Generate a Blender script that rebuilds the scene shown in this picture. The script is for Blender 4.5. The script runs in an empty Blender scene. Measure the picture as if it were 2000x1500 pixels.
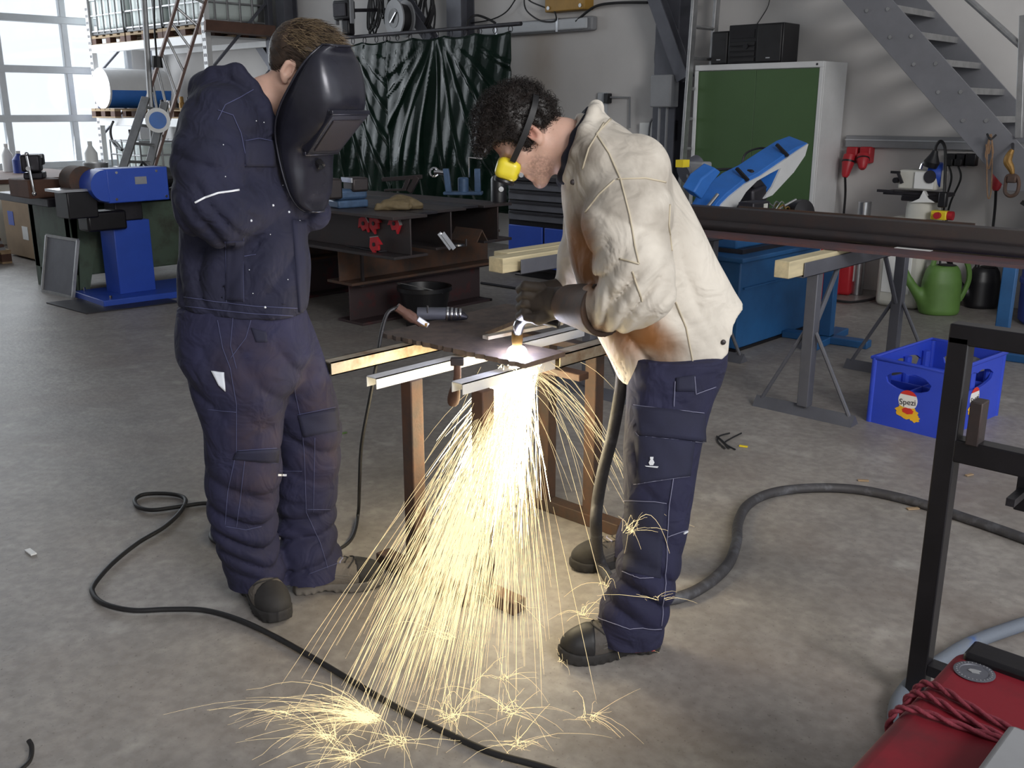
import bpy, math, random
import numpy as np
from mathutils import Vector, Matrix
from mathutils.bvhtree import BVHTree
random.seed(7); RNG = np.random.default_rng(7)
SC = bpy.context.scene; COL = SC.collection
# ---------------------------------------------------------------- camera
H = 1.55; F = 1900.0; PITCH = math.radians(15.7); YAW = math.radians(43.2)
cam = bpy.data.objects.new('camera', bpy.data.cameras.new('camera'))
COL.objects.link(cam); SC.camera = cam
cam.data.sensor_width = 36; cam.data.lens = 36 * F / 2000; cam.data.clip_start = .05
cam.location = (0, 0, H); cam.rotation_euler = (math.radians(90) - PITCH, 0, YAW)
# ---------------------------------------------------------------- world, lights, exposure
wd = bpy.data.worlds.new('world'); SC.world = wd; wd.use_nodes = True
bg = wd.node_tree.nodes['Background']
bg.inputs[0].default_value = (.93, .97, 1, 1); bg.inputs[1].default_value = 1.25
SC.view_settings.view_transform = 'Standard'; SC.view_settings.look = 'None'
SC.view_settings.gamma = 1; SC.view_settings.use_curve_mapping = False
SC.view_settings.exposure = 0.0
def area(name, loc, target, sx, sy, power, col=(1, 1, 1)):
    l = bpy.data.lights.new(name, 'AREA'); l.shape = 'RECTANGLE'; l.size = sx; l.size_y = sy
    l.energy = power; l.color = col
    o = bpy.data.objects.new(name, l); COL.objects.link(o); o.location = loc
    o.rotation_euler = (Vector(target) - Vector(loc)).to_track_quat('-Z', 'Y').to_euler(); return o
def point(name, loc, power, col, r):
    l = bpy.data.lights.new(name, 'POINT'); l.energy = power; l.color = col; l.shadow_soft_size = r
    o = bpy.data.objects.new(name, l); COL.objects.link(o); o.location = loc; return o
# daylight of the glazed gate (left) and of the tall hall windows behind the photographer
area('gate_daylight', (-16.1, 4.5, 2.6), (-8, 4.5, 1.2), 7, 4, 300, (.88, .94, 1))
area('hall_window_daylight', (4.3, .3, 3.9), (-2.4, 3.4, .9), 2.6, 2.0, 300, (1, .98, .96))
# ---------------------------------------------------------------- measuring helpers
cY, sY = math.cos(YAW), math.sin(YAW); cP, sP = math.cos(PITCH), math.sin(PITCH)
def ray(px, py):
    x = (px - 1000) / F; y = (750 - py) / F
    X = x; Y = cP + y * sP; Z = -sP + y * cP
    return Vector((X * cY - Y * sY, X * sY + Y * cY, Z)), Vector((X, Y, Z))
O = Vector((0, 0, H))
def PG(px, py, z=0): r = ray(px, py)[0]; return O + r * ((z - H) / r.z)
def PA(px, py, x): r = ray(px, py)[0]; return O + r * (x / r.x)
def PB(px, py, y): r = ray(px, py)[0]; return O + r * (y / r.y)
def PD(px, py, d): r, c = ray(px, py); return O + r * (d / c.y)
def PC(px, py, d): r = ray(px, py)[1]; return O + r * (d / r.y)          # camera-aligned frame
def GC(px, py, z=0): r = ray(px, py)[1]; return O + r * ((z - H) / r.z)
RC = Matrix.Rotation(YAW, 4, 'Z')
# ---------------------------------------------------------------- materials
def lin(c):
    if isinstance(c, str): c = [int(c[i:i + 2], 16) / 255 for i in (0, 2, 4)]
    return tuple(x / 12.92 if x <= .04045 else ((x + .055) / 1.055) ** 2.4 for x in c)
M = {}
def mat(name, col, rough=.55, metal=0, var=.18, scale=6, bump=0, bscale=60, col2=None, lo=.45, hi=.6, bdist=.004, coat=0, detail=6, spec=.5, trans=0, sheen=0, stretch=None, wr=None):
    m = bpy.data.materials.new(name); m.use_nodes = True; nt = m.node_tree; N = nt.nodes; L = nt.links
    b = N['Principled BSDF']; c = lin(col)
    tc = N.new('ShaderNodeTexCoord'); src = tc.outputs['Object']
    if stretch:
        mp = N.new('ShaderNodeMapping'); mp.inputs['Scale'].default_value = stretch; L.new(src, mp.inputs[0]); src = mp.outputs[0]
    nz = N.new('ShaderNodeTexNoise'); nz.inputs['Scale'].default_value = scale; nz.inputs['Detail'].default_value = detail
    nz.inputs['Roughness'].default_value = .62
    L.new(src, nz.inputs['Vector'])
    rp = N.new('ShaderNodeValToRGB'); L.new(nz.outputs[0], rp.inputs[0]); e = rp.color_ramp.elements
    if col2 is None:
        e[0].position = .3; e[1].position = .7
        e[0].color = tuple(max(0, x * (1 - var)) for x in c) + (1,); e[1].color = tuple(min(1, x * (1 + var)) for x in c) + (1,)
    else:
        e[0].position = lo; e[1].position = hi; e[0].color = c + (1,); e[1].color = lin(col2) + (1,)
    L.new(rp.outputs[0], b.inputs['Base Color'])
    b.inputs['Roughness'].default_value = rough; b.inputs['Metallic'].default_value = metal
    b.inputs['Specular IOR Level'].default_value = spec; b.inputs['Coat Weight'].default_value = coat
    b.inputs['Transmission Weight'].default_value = trans
    if sheen: b.inputs['Sheen Weight'].default_value = sheen
    if bump:
        n2 = N.new('ShaderNodeTexNoise'); n2.inputs['Scale'].default_value = bscale; n2.inputs['Detail'].default_value = 5
        L.new(src, n2.inputs['Vector']); bp = N.new('ShaderNodeBump'); bp.inputs['Strength'].default_value = bump
        bp.inputs['Distance'].default_value = bdist; L.new(n2.outputs[0], bp.inputs['Height']); L.new(bp.outputs[0], b.inputs['Normal'])
    if wr:
        n3 = N.new('ShaderNodeTexNoise'); n3.inputs['Scale'].default_value = wr[0]; n3.inputs['Detail'].default_value = 2.5; n3.inputs['Distortion'].default_value = 1.2
        n3.noise_type = 'RIDGED_MULTIFRACTAL' if len(wr) > 3 else 'FBM'
        L.new(src, n3.inputs['Vector']); b3 = N.new('ShaderNodeBump'); b3.inputs['Strength'].default_value = wr[1]; b3.inputs['Distance'].default_value = wr[2]; L.new(n3.outputs[0], b3.inputs['Height'])
        if b.inputs['Normal'].is_linked: L.new(b.inputs['Normal'].links[0].from_socket, b3.inputs['Normal'])
        L.new(b3.outputs[0], b.inputs['Normal'])
    M[name] = m; return m
def stain(m, spots, col, noise=9, soft=.5, t0=.36, t1=.62):
    """blotches of another colour at fixed places of the thing (object coordinates)"""
    nt = m.node_tree; N = nt.nodes; L = nt.links; b = N['Principled BSDF']
    tc = N.new('ShaderNodeTexCoord'); nz = N.new('ShaderNodeTexNoise'); nz.inputs['Scale'].default_value = noise; nz.inputs['Detail'].default_value = 5
    L.new(tc.outputs['Object'], nz.inputs['Vector'])
    cur = b.inputs['Base Color'].links[0].from_socket
    for (x, y, z, r, k) in spots:
        d = N.new('ShaderNodeVectorMath'); d.operation = 'DISTANCE'; d.inputs[1].default_value = (x, y, z); L.new(tc.outputs['Object'], d.inputs[0])
        mr = N.new('ShaderNodeMapRange'); mr.interpolation_type = 'SMOOTHSTEP'
        mr.inputs[1].default_value = r; mr.inputs[2].default_value = r * soft * .5; mr.inputs[3].default_value = 0; mr.inputs[4].default_value = 1
        L.new(d.outputs['Value'], mr.inputs[0])
        n2 = N.new('ShaderNodeMapRange'); n2.inputs[1].default_value = t0; n2.inputs[2].default_value = t1; n2.inputs[3].default_value = 0; n2.inputs[4].default_value = k
        L.new(nz.outputs[0], n2.inputs[0])
        mu = N.new('ShaderNodeMath'); mu.operation = 'MULTIPLY'; L.new(mr.outputs[0], mu.inputs[0]); L.new(n2.outputs[0], mu.inputs[1])
        mx = N.new('ShaderNodeMix'); mx.data_type = 'RGBA'; L.new(mu.outputs[0], mx.inputs[0]); L.new(cur, mx.inputs[6]); mx.inputs[7].default_value = lin(col) + (1,)
        cur = mx.outputs[2]
    L.new(cur, b.inputs['Base Color'])
def emit(name, col, s):
    m = bpy.data.materials.new(name); m.use_nodes = True; b = m.node_tree.nodes['Principled BSDF']
    b.inputs['Base Color'].default_value = (0, 0, 0, 1); b.inputs['Emission Color'].default_value = lin(col) + (1,)
    b.inputs['Emission Strength'].default_value = s; M[name] = m
    m.cycles.emission_sampling = 'NONE'; return m
# ---------------------------------------------------------------- objects
WM = {}
def tag(o, label, cat, group=None, kind=None):
    if label: o['label'] = label
    if cat: o['category'] = cat
    if group: o['group'] = group
    if kind: o['kind'] = kind
    return o
def thing(name, label, cat, loc=(0, 0, 0), rz=0, group=None, kind=None):
    o = bpy.data.objects.new(name, None); COL.objects.link(o); o.empty_display_size = .05
    o.location = loc; o.rotation_euler = (0, 0, rz)
    WM[o.name] = Matrix.Translation(Vector(loc)) @ Matrix.Rotation(rz, 4, 'Z')
    return tag(o, label, cat, group, kind)
def finish(name, V, Fc, m, parent=None, bev=0, smooth=35, local=False, C=False, seg=2):
    V = np.asarray(V, dtype=np.float64)
    if C: V = V @ np.array(RC.to_3x3()).T
    if parent is not None:
        mt = WM[parent.name]
        if not local:
            iv = np.array(mt.inverted()); V = V @ iv[:3, :3].T + iv[:3, 3]
        loc = None
    else:
        lo, hi = V.min(0), V.max(0); loc = np.array([(lo[0] + hi[0]) / 2, (lo[1] + hi[1]) / 2, lo[2]]); V = V - loc
    me = bpy.data.meshes.new(name)
    if isinstance(Fc, np.ndarray):
        n = len(Fc); k = Fc.shape[1]
        me.vertices.add(len(V)); me.vertices.foreach_set('co', V.astype(np.float32).ravel())
        me.loops.add(n * k); me.loops.foreach_set('vertex_index', Fc.astype(np.int32).ravel())
        me.polygons.add(n); me.polygons.foreach_set('loop_start', np.arange(0, n * k, k, dtype=np.int32))
        me.update(calc_edges=True); me.validate()
    else:
        me.from_pydata([tuple(v) for v in V], [], Fc)
    me.materials.append(M[m] if isinstance(m, str) else m)
    if smooth:
        me.polygons.foreach_set('use_smooth', np.ones(len(me.polygons), dtype=bool))
        if smooth < 180: me.set_sharp_from_angle(angle=math.radians(smooth))
    o = bpy.data.objects.new(name, me); COL.objects.link(o)
    if parent is not None:
        o.parent = parent; WM[o.name] = WM[parent.name]
    else:
        o.location = loc; WM[o.name] = Matrix.Translation(Vector(loc))
    if bev:
        bm = o.modifiers.new('edge', 'BEVEL'); bm.width = bev; bm.segments = seg; bm.limit_method = 'ANGLE'; bm.angle_limit = math.radians(40)
    return o
class MB:
    def __init__(s): s.v = []; s.f = []
    def add(s, vs, fs):
        k = len(s.v); s.v += [tuple(v) for v in vs]; s.f += [[i + k for i in f] for f in fs]; return s
    def box(s, x0, x1, y0, y1, z0, z1):
        return s.add([(x, y, z) for x in (x0, x1) for y in (y0, y1) for z in (z0, z1)],
                     [(0, 1, 3, 2), (4, 6, 7, 5), (0, 4, 5, 1), (2, 3, 7, 6), (0, 2, 6, 4), (1, 5, 7, 3)])
    def bc(s, c, sx, sy, sz, rz=0, R=None):
        R = R or Matrix.Rotation(rz, 3, 'Z'); c = Vector(c); vs = []
        for x in (-.5, .5):
            for y in (-.5, .5):
                for z in (-.5, .5): vs.append(c + R @ Vector((x * sx, y * sy, z * sz)))
        return s.add(vs, [(0, 1, 3, 2), (4, 6, 7, 5), (0, 4, 5, 1), (2, 3, 7, 6), (0, 2, 6, 4), (1, 5, 7, 3)])
    def bar(s, p0, p1, w, h, up=(0, 0, 1)):
        p0 = Vector(p0); p1 = Vector(p1); d = (p1 - p0); x = d.normalized(); u = Vector(up)
        if abs(x.dot(u)) > .99: u = Vector((1, 0, 0))
        y = u.cross(x).normalized(); z = x.cross(y)
        return s.bc((p0 + p1) / 2, d.length, w, h, R=Matrix((x, y, z)).transposed())
    def tube(s, pts, r, n=8, cap=True, closed=False):
        pts = [Vector(p) for p in pts]; m = len(pts); rr = r if hasattr(r, '__len__') else [r] * m
        vs = []; fs = []; pu = None
        for i, p in enumerate(pts):
            a = pts[(i - 1) % m] if (i > 0 or closed) else p; b = pts[(i + 1) % m] if (i < m - 1 or closed) else p
            t = (b - a); t = t.normalized() if t.length > 1e-9 else Vector((0, 0, 1))
            if pu is None:
                pu = t.orthogonal().normalized()
            else:
                pu = (pu - t * pu.dot(t)); pu = pu.normalized() if pu.length > 1e-6 else t.orthogonal().normalized()
            w = t.cross(pu)
            for k in range(n):
                an = 2 * math.pi * k / n; vs.append(p + (pu * math.cos(an) + w * math.sin(an)) * rr[i])
        for i in range(m if closed else m - 1):
            j = (i + 1) % m
            for k in range(n): fs.append((i * n + k, i * n + (k + 1) % n, j * n + (k + 1) % n, j * n + k))
        if cap and not closed:
            fs.append(tuple(range(n))[::-1]); fs.append(tuple((m - 1) * n + k for k in range(n)))
        return s.add(vs, fs)
    def cyl(s, p0, p1, r, n=16, r1=None): return s.tube([p0, p1], [r, r if r1 is None else r1], n)
    def prism(s, poly, ext):
        n = len(poly); e = Vector(ext); vs = [Vector(p) for p in poly] + [Vector(p) + e for p in poly]
        return s.add(vs, [tuple(range(n)), tuple(range(2 * n - 1, n - 1, -1))] + [(i, i + n, (i + 1) % n + n, (i + 1) % n) for i in range(n)])
    def lathe(s, prof, o=(0, 0, 0), ax=(0, 0, 1), n=24, cap=True):
        ax = Vector(ax).normalized(); u = ax.orthogonal().normalized(); w = ax.cross(u); o = Vector(o); vs = []; fs = []
        for r, h in prof:
            for k in range(n):
                a = 2 * math.pi * k / n; vs.append(o + ax * h + (u * math.cos(a) + w * math.sin(a)) * r)
        for i in range(len(prof) - 1):
            for k in range(n): fs.append((i * n + k, i * n + (k + 1) % n, (i + 1) * n + (k + 1) % n, (i + 1) * n + k))
        if cap:
            fs.append(tuple(range(n))[::-1]); fs.append(tuple((len(prof) - 1) * n + k for k in range(n)))
        return s.add(vs, fs)
    def sph(s, c, r, n=12):
        c = Vector(c); rr = r if hasattr(r, '__len__') else (r, r, r); vs = []; fs = []
        for i in range(n + 1):
            t = math.pi * i / n
            for k in range(2 * n):
                a = math.pi * k / n
                vs.append(c + Vector((rr[0] * math.sin(t) * math.cos(a), rr[1] * math.sin(t) * math.sin(a), rr[2] * math.cos(t))))
        for i in range(n):
            for k in range(2 * n): fs.append((i * 2 * n + k, (i + 1) * 2 * n + k, (i + 1) * 2 * n + (k + 1) % (2 * n), i * 2 * n + (k + 1) % (2 * n)))
        return s.add(vs, fs)
    def tex(s, fn): s.v = [tuple(fn(Vector(v))) for v in s.v]; return s
    def out(s, name, m, parent=None, bev=0, smooth=35, local=False, C=False, label=None, cat=None, group=None, kind=None, seg=2):
        o = finish(name, s.v, s.f, m, parent, bev, smooth, local, C, seg); return tag(o, label, cat, group, kind)
def spline(pts, n=8, closed=False):
    P = [Vector(p) for p in pts]; m = len(P); out = []
    for i in range(m if closed else m - 1):
        a, b, c, d = (P[(i - 1) % m] if (closed or i > 0) else P[0]), P[i], P[(i + 1) % m], (P[(i + 2) % m] if (closed or i < m - 2) else P[-1])
        for k in range(n):
            t = k / n
            out.append(.5 * ((2 * b) + (c - a) * t + (2 * a - 5 * b + 4 * c - d) * t * t + (3 * b - a - 3 * c + d) * t ** 3))
    if not closed: out.append(P[-1])
    return out
def copytree(o, loc, label=None, rz=None, parent=None):
    c = o.copy(); COL.objects.link(c); c.parent = parent
    if parent is None:
        c.location = loc
        if label: c['label'] = label
        if rz is not None: c.rotation_euler = (0, 0, rz)
    for ch in list(o.children): copytree(ch, None, parent=c)
    return c
FONT = {}
def text_mesh(body, size, depth):
    cu = bpy.data.curves.new('lettering', 'FONT'); cu.body = body; cu.size = size; cu.extrude = depth; cu.align_x = 'CENTER'; cu.align_y = 'CENTER'; cu.resolution_u = 3
    o = bpy.data.objects.new('lettering', cu); COL.objects.link(o); dg = bpy.context.evaluated_depsgraph_get(); dg.update()
    me = o.evaluated_get(dg).to_mesh(); V = [v.co.copy() for v in me.vertices]; Fc = [list(p.vertices) for p in me.polygons]
    bpy.data.objects.remove(o); bpy.data.curves.remove(cu); return V, Fc
# ---------------------------------------------------------------- signed-distance modelling (organic shapes)
def smin(a, b, k):
    h = np.clip(.5 + .5 * (b - a) / k, 0, 1); return b + (a - b) * h - k * h * (1 - h)
def smax(a, b, k): return -smin(-a, -b, k)
def v3(p): return np.array(tuple(p), dtype=np.float32)
def cap(p, a, b, r0, r1, sy=1.):
    s = np.array([1, 1 / sy, 1], dtype=np.float32); a = v3(a) * s; b = v3(b) * s; q = p * s - a; d = b - a
    h = np.clip((q @ d) / max(float(d @ d), 1e-9), 0, 1)
    return np.sqrt(((q - h[:, None] * d) ** 2).sum(1)) - (r0 + (r1 - r0) * h)
def chain(p, pts, k=.02, sy=1.):
    d = None
    for (a, ra), (b, rb) in zip(pts, pts[1:]):
        e = cap(p, a, b, ra, rb, sy); d = e if d is None else smin(d, e, k)
    return d
def ell(p, c, r, R=None):
    q = p - v3(c)
    if R is not None: q = q @ R
    r = v3(r); k0 = np.sqrt(((q / r) ** 2).sum(1)); k1 = np.sqrt(((q / (r * r)) ** 2).sum(1)) + 1e-6
    return k0 * (k0 - 1) / k1
def rbox(p, c, h, rad, R=None):
    q = p - v3(c)
    if R is not None: q = q @ R
    q = np.abs(q) - (v3(h) - rad); return np.sqrt((np.maximum(q, 0) ** 2).sum(1)) + np.minimum(q.max(1), 0) - rad
def loft(p, rows, n=2.3, sm=5):
    """rows: (z, x0, x1, ymid, yhalf) from bottom to top"""
    rows = sorted(rows); A = np.array(rows, dtype=np.float64); z = np.linspace(A[0, 0], A[-1, 0], 200)
    ker = np.ones(2 * sm + 1) / (2 * sm + 1)
    I = [np.convolve(np.pad(np.interp(z, A[:, 0], A[:, k]), sm, mode='edge'), ker, 'valid') for k in range(1, 5)]
    x0, x1, yc, hy = [np.interp(p[:, 2], z, c) for c in I]; cx = (x0 + x1) / 2; hx = (x1 - x0) / 2
    q = ((np.abs(p[:, 0] - cx) / hx) ** n + (np.abs(p[:, 1] - yc) / hy) ** n) ** (1 / n)
    d = (q - 1) * np.minimum(hx, hy); return np.maximum(d, np.maximum(p[:, 2] - A[-1, 0], A[0, 0] - p[:, 2]))
def wob(p, freq, seed, n=7):
    r = np.random.default_rng(seed); o = 0
    for _ in range(n):
        k = r.normal(size=3); k = k / np.linalg.norm(k) * freq * r.uniform(.6, 1.5); o = o + np.sin(p @ k.astype(np.float32) + r.uniform(0, 6.28))
    return o / n * 1.5
def fold(p, c, R, dr, freq, amp, seed=1, sy=1.5):
    q = p - v3(c); dr = v3(Vector(dr).normalized()); w = np.exp(-((q[:, 0] ** 2 + (q[:, 1] / sy) ** 2 + q[:, 2] ** 2) / R ** 2))
    s = np.sin((q @ dr) * freq + 1.6 * wob(p, freq * .35, seed)); return w * amp * (1 - 2 * np.abs(s) ** .7)
def nets(fn, lo, hi, h):
    lo = np.array(lo, dtype=np.float32); n = np.ceil((np.array(hi) - lo) / h).astype(int) + 1
    ax = [lo[i] + h * np.arange(n[i], dtype=np.float32) for i in range(3)]
    G = np.stack(np.meshgrid(*ax, indexing='ij'), -1).reshape(-1, 3); D = np.asarray(fn(G), dtype=np.float32).reshape(n); s = D < 0
    c = n - 1; sm = np.zeros(c, dtype=np.int8); offs = [(i, j, k) for i in (0, 1) for j in (0, 1) for k in (0, 1)]
    for i, j, k in offs: sm += s[i:i + c[0], j:j + c[1], k:k + c[2]]
    idx = np.argwhere((sm > 0) & (sm < 8)); ids = -np.ones(c, dtype=np.int64); ids[tuple(idx.T)] = np.arange(len(idx))
    acc = np.zeros((len(idx), 3)); cnt = np.zeros(len(idx)); o8 = np.array(offs)
    for a in range(8):
        for b in range(a + 1, 8):
            if np.abs(o8[a] - o8[b]).sum() != 1: continue
            va = D[tuple((idx + o8[a]).T)]; vb = D[tuple((idx + o8[b]).T)]; mk = (va < 0) != (vb < 0)
            t = va[mk] / (va[mk] - vb[mk]); acc[mk] += o8[a] + t[:, None] * (o8[b] - o8[a]); cnt[mk] += 1
    V = lo + h * (idx + acc / cnt[:, None]); Q = []
    for ax_ in range(3):
        e = np.zeros(3, dtype=int); e[ax_] = 1; u = np.zeros(3, dtype=int); u[(ax_ + 1) % 3] = 1; w = np.zeros(3, dtype=int); w[(ax_ + 2) % 3] = 1
        s0 = s[:n[0] - e[0], :n[1] - e[1], :n[2] - e[2]]; s1 = s[e[0]:, e[1]:, e[2]:]; ed = np.argwhere(s0 != s1)
        ok = np.all(ed - u - w >= 0, axis=1) & np.all(ed < c, axis=1); ed = ed[ok]
        q = np.stack([ids[tuple((ed - u - w).T)], ids[tuple((ed - w).T)], ids[tuple(ed.T)], ids[tuple((ed - u).T)]], 1)
        ins = s0[tuple(ed.T)]; q[~ins] = q[~ins][:, ::-1]; Q.append(q)
    Q = np.concatenate(Q); return V, Q[(Q >= 0).all(1)]
def bvh(V, Q): return BVHTree.FromPolygons([tuple(v) for v in V], [tuple(q) for q in Q.tolist()])
def stick(bv, pts, lift=.002, n=10, fallback=None):
    """pixel polyline -> points on a surface seen from the camera (camera-aligned frame)"""
    out = []; last = None
    for i in range(len(pts) - 1):
        for k in range(n + (i == len(pts) - 2)):
            t = k / n; px = pts[i][0] * (1 - t) + pts[i + 1][0] * t; py = pts[i][1] * (1 - t) + pts[i + 1][1] * t
            d = ray(px, py)[1].normalized(); h = bv.ray_cast(O, d)
            if h[0] is None: continue
            out.append(h[0] + h[1] * lift)
    return out
def patch(bv, c4, nu, nv, lift=.004, th=.004):
    """thin cloth piece over a surface: corners in pixels, clockwise"""
    vs = []; ok = True
    a, b, c, d = [Vector((x, y, 0)) for x, y in c4]
    for j in range(nv + 1):
        for i in range(nu + 1):
            u = i / nu; v = j / nv; p = (a * (1 - u) + b * u) * (1 - v) + (d * (1 - u) + c * u) * v
            dr = ray(p.x, p.y)[1].normalized(); h = bv.ray_cast(O, dr)
            if h[0] is None: h = bv.find_nearest(O + dr * 2.8)
            vs.append((h[0] + h[1] * lift, h[0] - h[1] * th))
    m = MB(); W = nu + 1; n = len(vs); F_ = []
    for j in range(nv):
        for i in range(nu):
            q = (j * W + i, j * W + i + 1, (j + 1) * W + i + 1, (j + 1) * W + i); F_.append(q[::-1]); F_.append(tuple(k + n for k in q))
    rim = [i for i in range(W)] + [j * W + nu for j in range(1, nv + 1)] + [nv * W + i for i in range(nu - 1, -1, -1)] + [j * W for j in range(nv - 1, 0, -1)]
    for k in range(len(rim)):
        a_, b_ = rim[k], rim[(k + 1) % len(rim)]; F_.append((a_, b_, b_ + n, a_ + n))
    m.add([v[0] for v in vs] + [v[1] for v in vs], F_); return m
# ================================================================ materials of the place
mat('concrete', '9a948f', .5, var=.14, scale=2.6, bump=.5, bscale=45, bdist=.003, detail=12)
stain(M['concrete'], [(0, 0, 0, 40, .5)], '6f6965', 1.1, 1.9); stain(M['concrete'], [(0, 0, 0, 40, .3)], 'b3aea8', 5, 1.9)
stain(M['concrete'], [(0, 0, 0, 40, .3)], '55504d', 26, 1.9); stain(M['concrete'], [(0, 0, 0, 40, .55)], '4a4644', 90, 1.9, .63, .72); stain(M['concrete'], [(0, 0, 0, 40, .4)], 'c4c0ba', 7, 1.9, .6, .75); stain(M['concrete'], [(0, 0, 0, 40, .4)], '7a6a60', 1.7, 1.9, .5, .75)
mat('wall_paint', 'cbc8c6', .75, var=.05, scale=1.2, bump=.15, bscale=18)
mat('pale_panel', 'b9bcc0', .6, var=.05)
mat('alu_frame', 'c9ccd0', .45, .3, var=.05)
mat('steel_grey', '5d5e66', .5, .25, var=.15, scale=5, bump=.1)
mat('dark_steel', '37353a', .45, .55, var=.35, scale=7, bump=.15)
mat('mill_steel', '464142', .5, .6, col2='4f4240', lo=.48, hi=.68, scale=5, bump=.2)
mat('rust_steel', '4e433e', .7, .35, col2='664a3b', lo=.4, hi=.65, scale=7, bump=.3, bscale=90)
mat('red_primer', '45383a', .55, .2, col2='6a2b2d', lo=.55, hi=.75, scale=4, bump=.15)
mat('zinc', 'a9a9aa', .42, .8, var=.18, scale=9, bump=.08)
mat('bright_steel', 'c4c5c8', .28, .95, var=.08, scale=20)
mat('chrome', 'd8d8da', .15, 1, var=.04)
mat('white_metal', 'd6d6d6', .5, .1, var=.06, scale=4)
mat('black_rubber', '1c1b1d', .55, var=.3, scale=8, bump=.1)
mat('black_plastic', '17161a', .4, var=.2)
mat('black_paint', '1a181c', .35, .1, var=.3, scale=9, bump=.05)
mat('blue_machine', '2c4fb4', .42, var=.1, scale=3, bump=.05)
mat('blue_saw', '2f6dbe', .45, var=.14, scale=4, bump=.1)
mat('blue_tank', '24598c', .5, var=.25, scale=3, bump=.1)
mat('blue_plastic', '2f49c4', .38, var=.08, scale=3)
mat('blue_drum', '2b3f8f', .45, var=.15)
mat('blue_vise', '48607f', .45, .2, var=.25, scale=12)
mat('cabinet_green', '45603a', .5, var=.06, scale=2)
mat('bin_green', '4b5a4c', .6, col2='38382f', lo=.45, hi=.7, scale=5, bump=.2)
mat('can_green', '5a7d3c', .5, var=.12, scale=6)
mat('cardboard', '9c8468', .8, var=.1, scale=5)
mat('timber', 'c9bb98', .75, var=.22, scale=4, bump=.15, stretch=(6, .6, 6))
mat('timber_end', '8a7860', .85, var=.35, scale=40)
mat('pallet_wood', '9a8365', .8, var=.22, scale=4, stretch=(1, 5, 5), bump=.1)
mat('dark_wood', '54392d', .75, var=.3, scale=5)
mat('brown_ladder', '6b534b', .6, .2, var=.2)
mat('ibc_plastic', 'cfd8d4', .4, var=.06, scale=3)
mat('red_plastic', 'b0242e', .45, var=.12)
mat('red_paint', '7a1a26', .5, .1, col2='4e2025', lo=.45, hi=.7, scale=4, bump=.08)
mat('yellow_plastic', 'e8cf2e', .4, var=.06)
mat('yellow_box', 'a07a34', .55, var=.15)
mat('cream', 'c9c7be', .5, var=.06)
mat('grey_plastic', '8c8d90', .5, var=.08)
mat('white_plastic', 'e6e6e4', .45, var=.04)
mat('oily_brass', '8b6a38', .5, .5, var=.3, scale=15)
mat('purple_steel', '6a4a4a', .6, .3, col2='5a4a50', lo=.4, hi=.6, scale=6, bump=.1)
mat('rope_tan', '8d6f55', .85, var=.2, scale=60)
mat('rope_red', '7a2a38', .8, var=.3, scale=120, bump=.4, bscale=250)
mat('tarp', '0f1f18', .1, var=.35, scale=3, bump=.1, bscale=7, bdist=.03, spec=.13)
mat('stair_grey', '7b7b80', .5, .2, var=.1, scale=4)
mat('leather_glove', '6d5f45', .75, var=.3, scale=18, bump=.3)
g = mat('glass_pane', 'e9f2f5', .1, var=0); nt = g.node_tree
tb = nt.nodes.new('ShaderNodeBsdfTransparent'); tb.inputs[0].default_value = (.96, .98, 1, 1)
gl = nt.nodes.new('ShaderNodeBsdfGlossy'); gl.inputs['Roughness'].default_value = .08
ms = nt.nodes.new('ShaderNodeMixShader'); ms.inputs[0].default_value = .06
nt.links.new(tb.outputs[0], ms.inputs[1]); nt.links.new(gl.outputs[0], ms.inputs[2]); nt.links.new(ms.outputs[0], nt.nodes['Material Output'].inputs[0])

# ================================================================ the hall
MB().box(-17, 4.5, -4.5, 8.8, -.2, 0).out('floor', 'concrete', kind='structure', label='grey stained concrete workshop floor')
wb = MB().box(-16.6, 4.5, 8.5, 8.75, 0, 5.6).out('wall_back', 'wall_paint', kind='structure', label='off-white plastered rear wall of the workshop')
o_ = wb.location
stain(M['wall_paint'], [(PB(1060, y, 8.5).x - o_.x, 8.5 - o_.y, PB(1060, y, 8.5).z, .45, .45) for y in (70, 130, 190)], '9a8a78', 1.2, .2)
wl = thing('wall_left', 'gable wall with the glazed gate opening', None, (-16.3, 4, 0), kind='structure')
MB().box(-16.6, -16.3, 8.12, 8.5, 0, 5.6).out('pier', 'wall_paint', wl); MB().box(-16.6, -16.3, -4.5, 8.12, 4.45, 5.6).out('lintel', 'wall_paint', wl)
MB().box(-16.6, 4.5, -4.5, 8.8, 5.6, 5.75).out('ceiling', 'pale_panel', kind='structure', label='pale hall ceiling high above the workshop')
MB().box(-16.6, 4.5, -4.75, -4.5, 0, 5.6).out('wall_front', 'wall_paint', kind='structure', label='plastered hall wall behind the photographer')
gw = thing('window_1', 'tall glazed sectional gate with pale frames, bright daylight outside', None, (-16.4, 4, 0), kind='structure')
MB().box(-16.46, -16.34, -4.3, 8.12, 0, .66).out('bottom_panel', 'pale_panel', gw)
rz_ = [.71, 1.43, 2.17, 2.92, 3.67, 4.42]; my_ = [8.09 - 1.03 * i for i in range(13)]
for z in rz_: MB().box(-16.45, -16.33, -4.3, 8.12, z - .055, z + .055).out('rail', 'alu_frame', gw, .012)
for y in my_: MB().box(-16.44, -16.34, y - .05, y + .05, .66, 4.45).out('mullion', 'alu_frame', gw, .012)
for i in range(len(rz_) - 1):
    for j in range(len(my_) - 1):
        MB().box(-16.396, -16.388, my_[j + 1] + .05, my_[j] - .05, rz_[i] + .055, rz_[i + 1] - .055).out('pane', 'glass_pane', gw, smooth=0)
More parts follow.
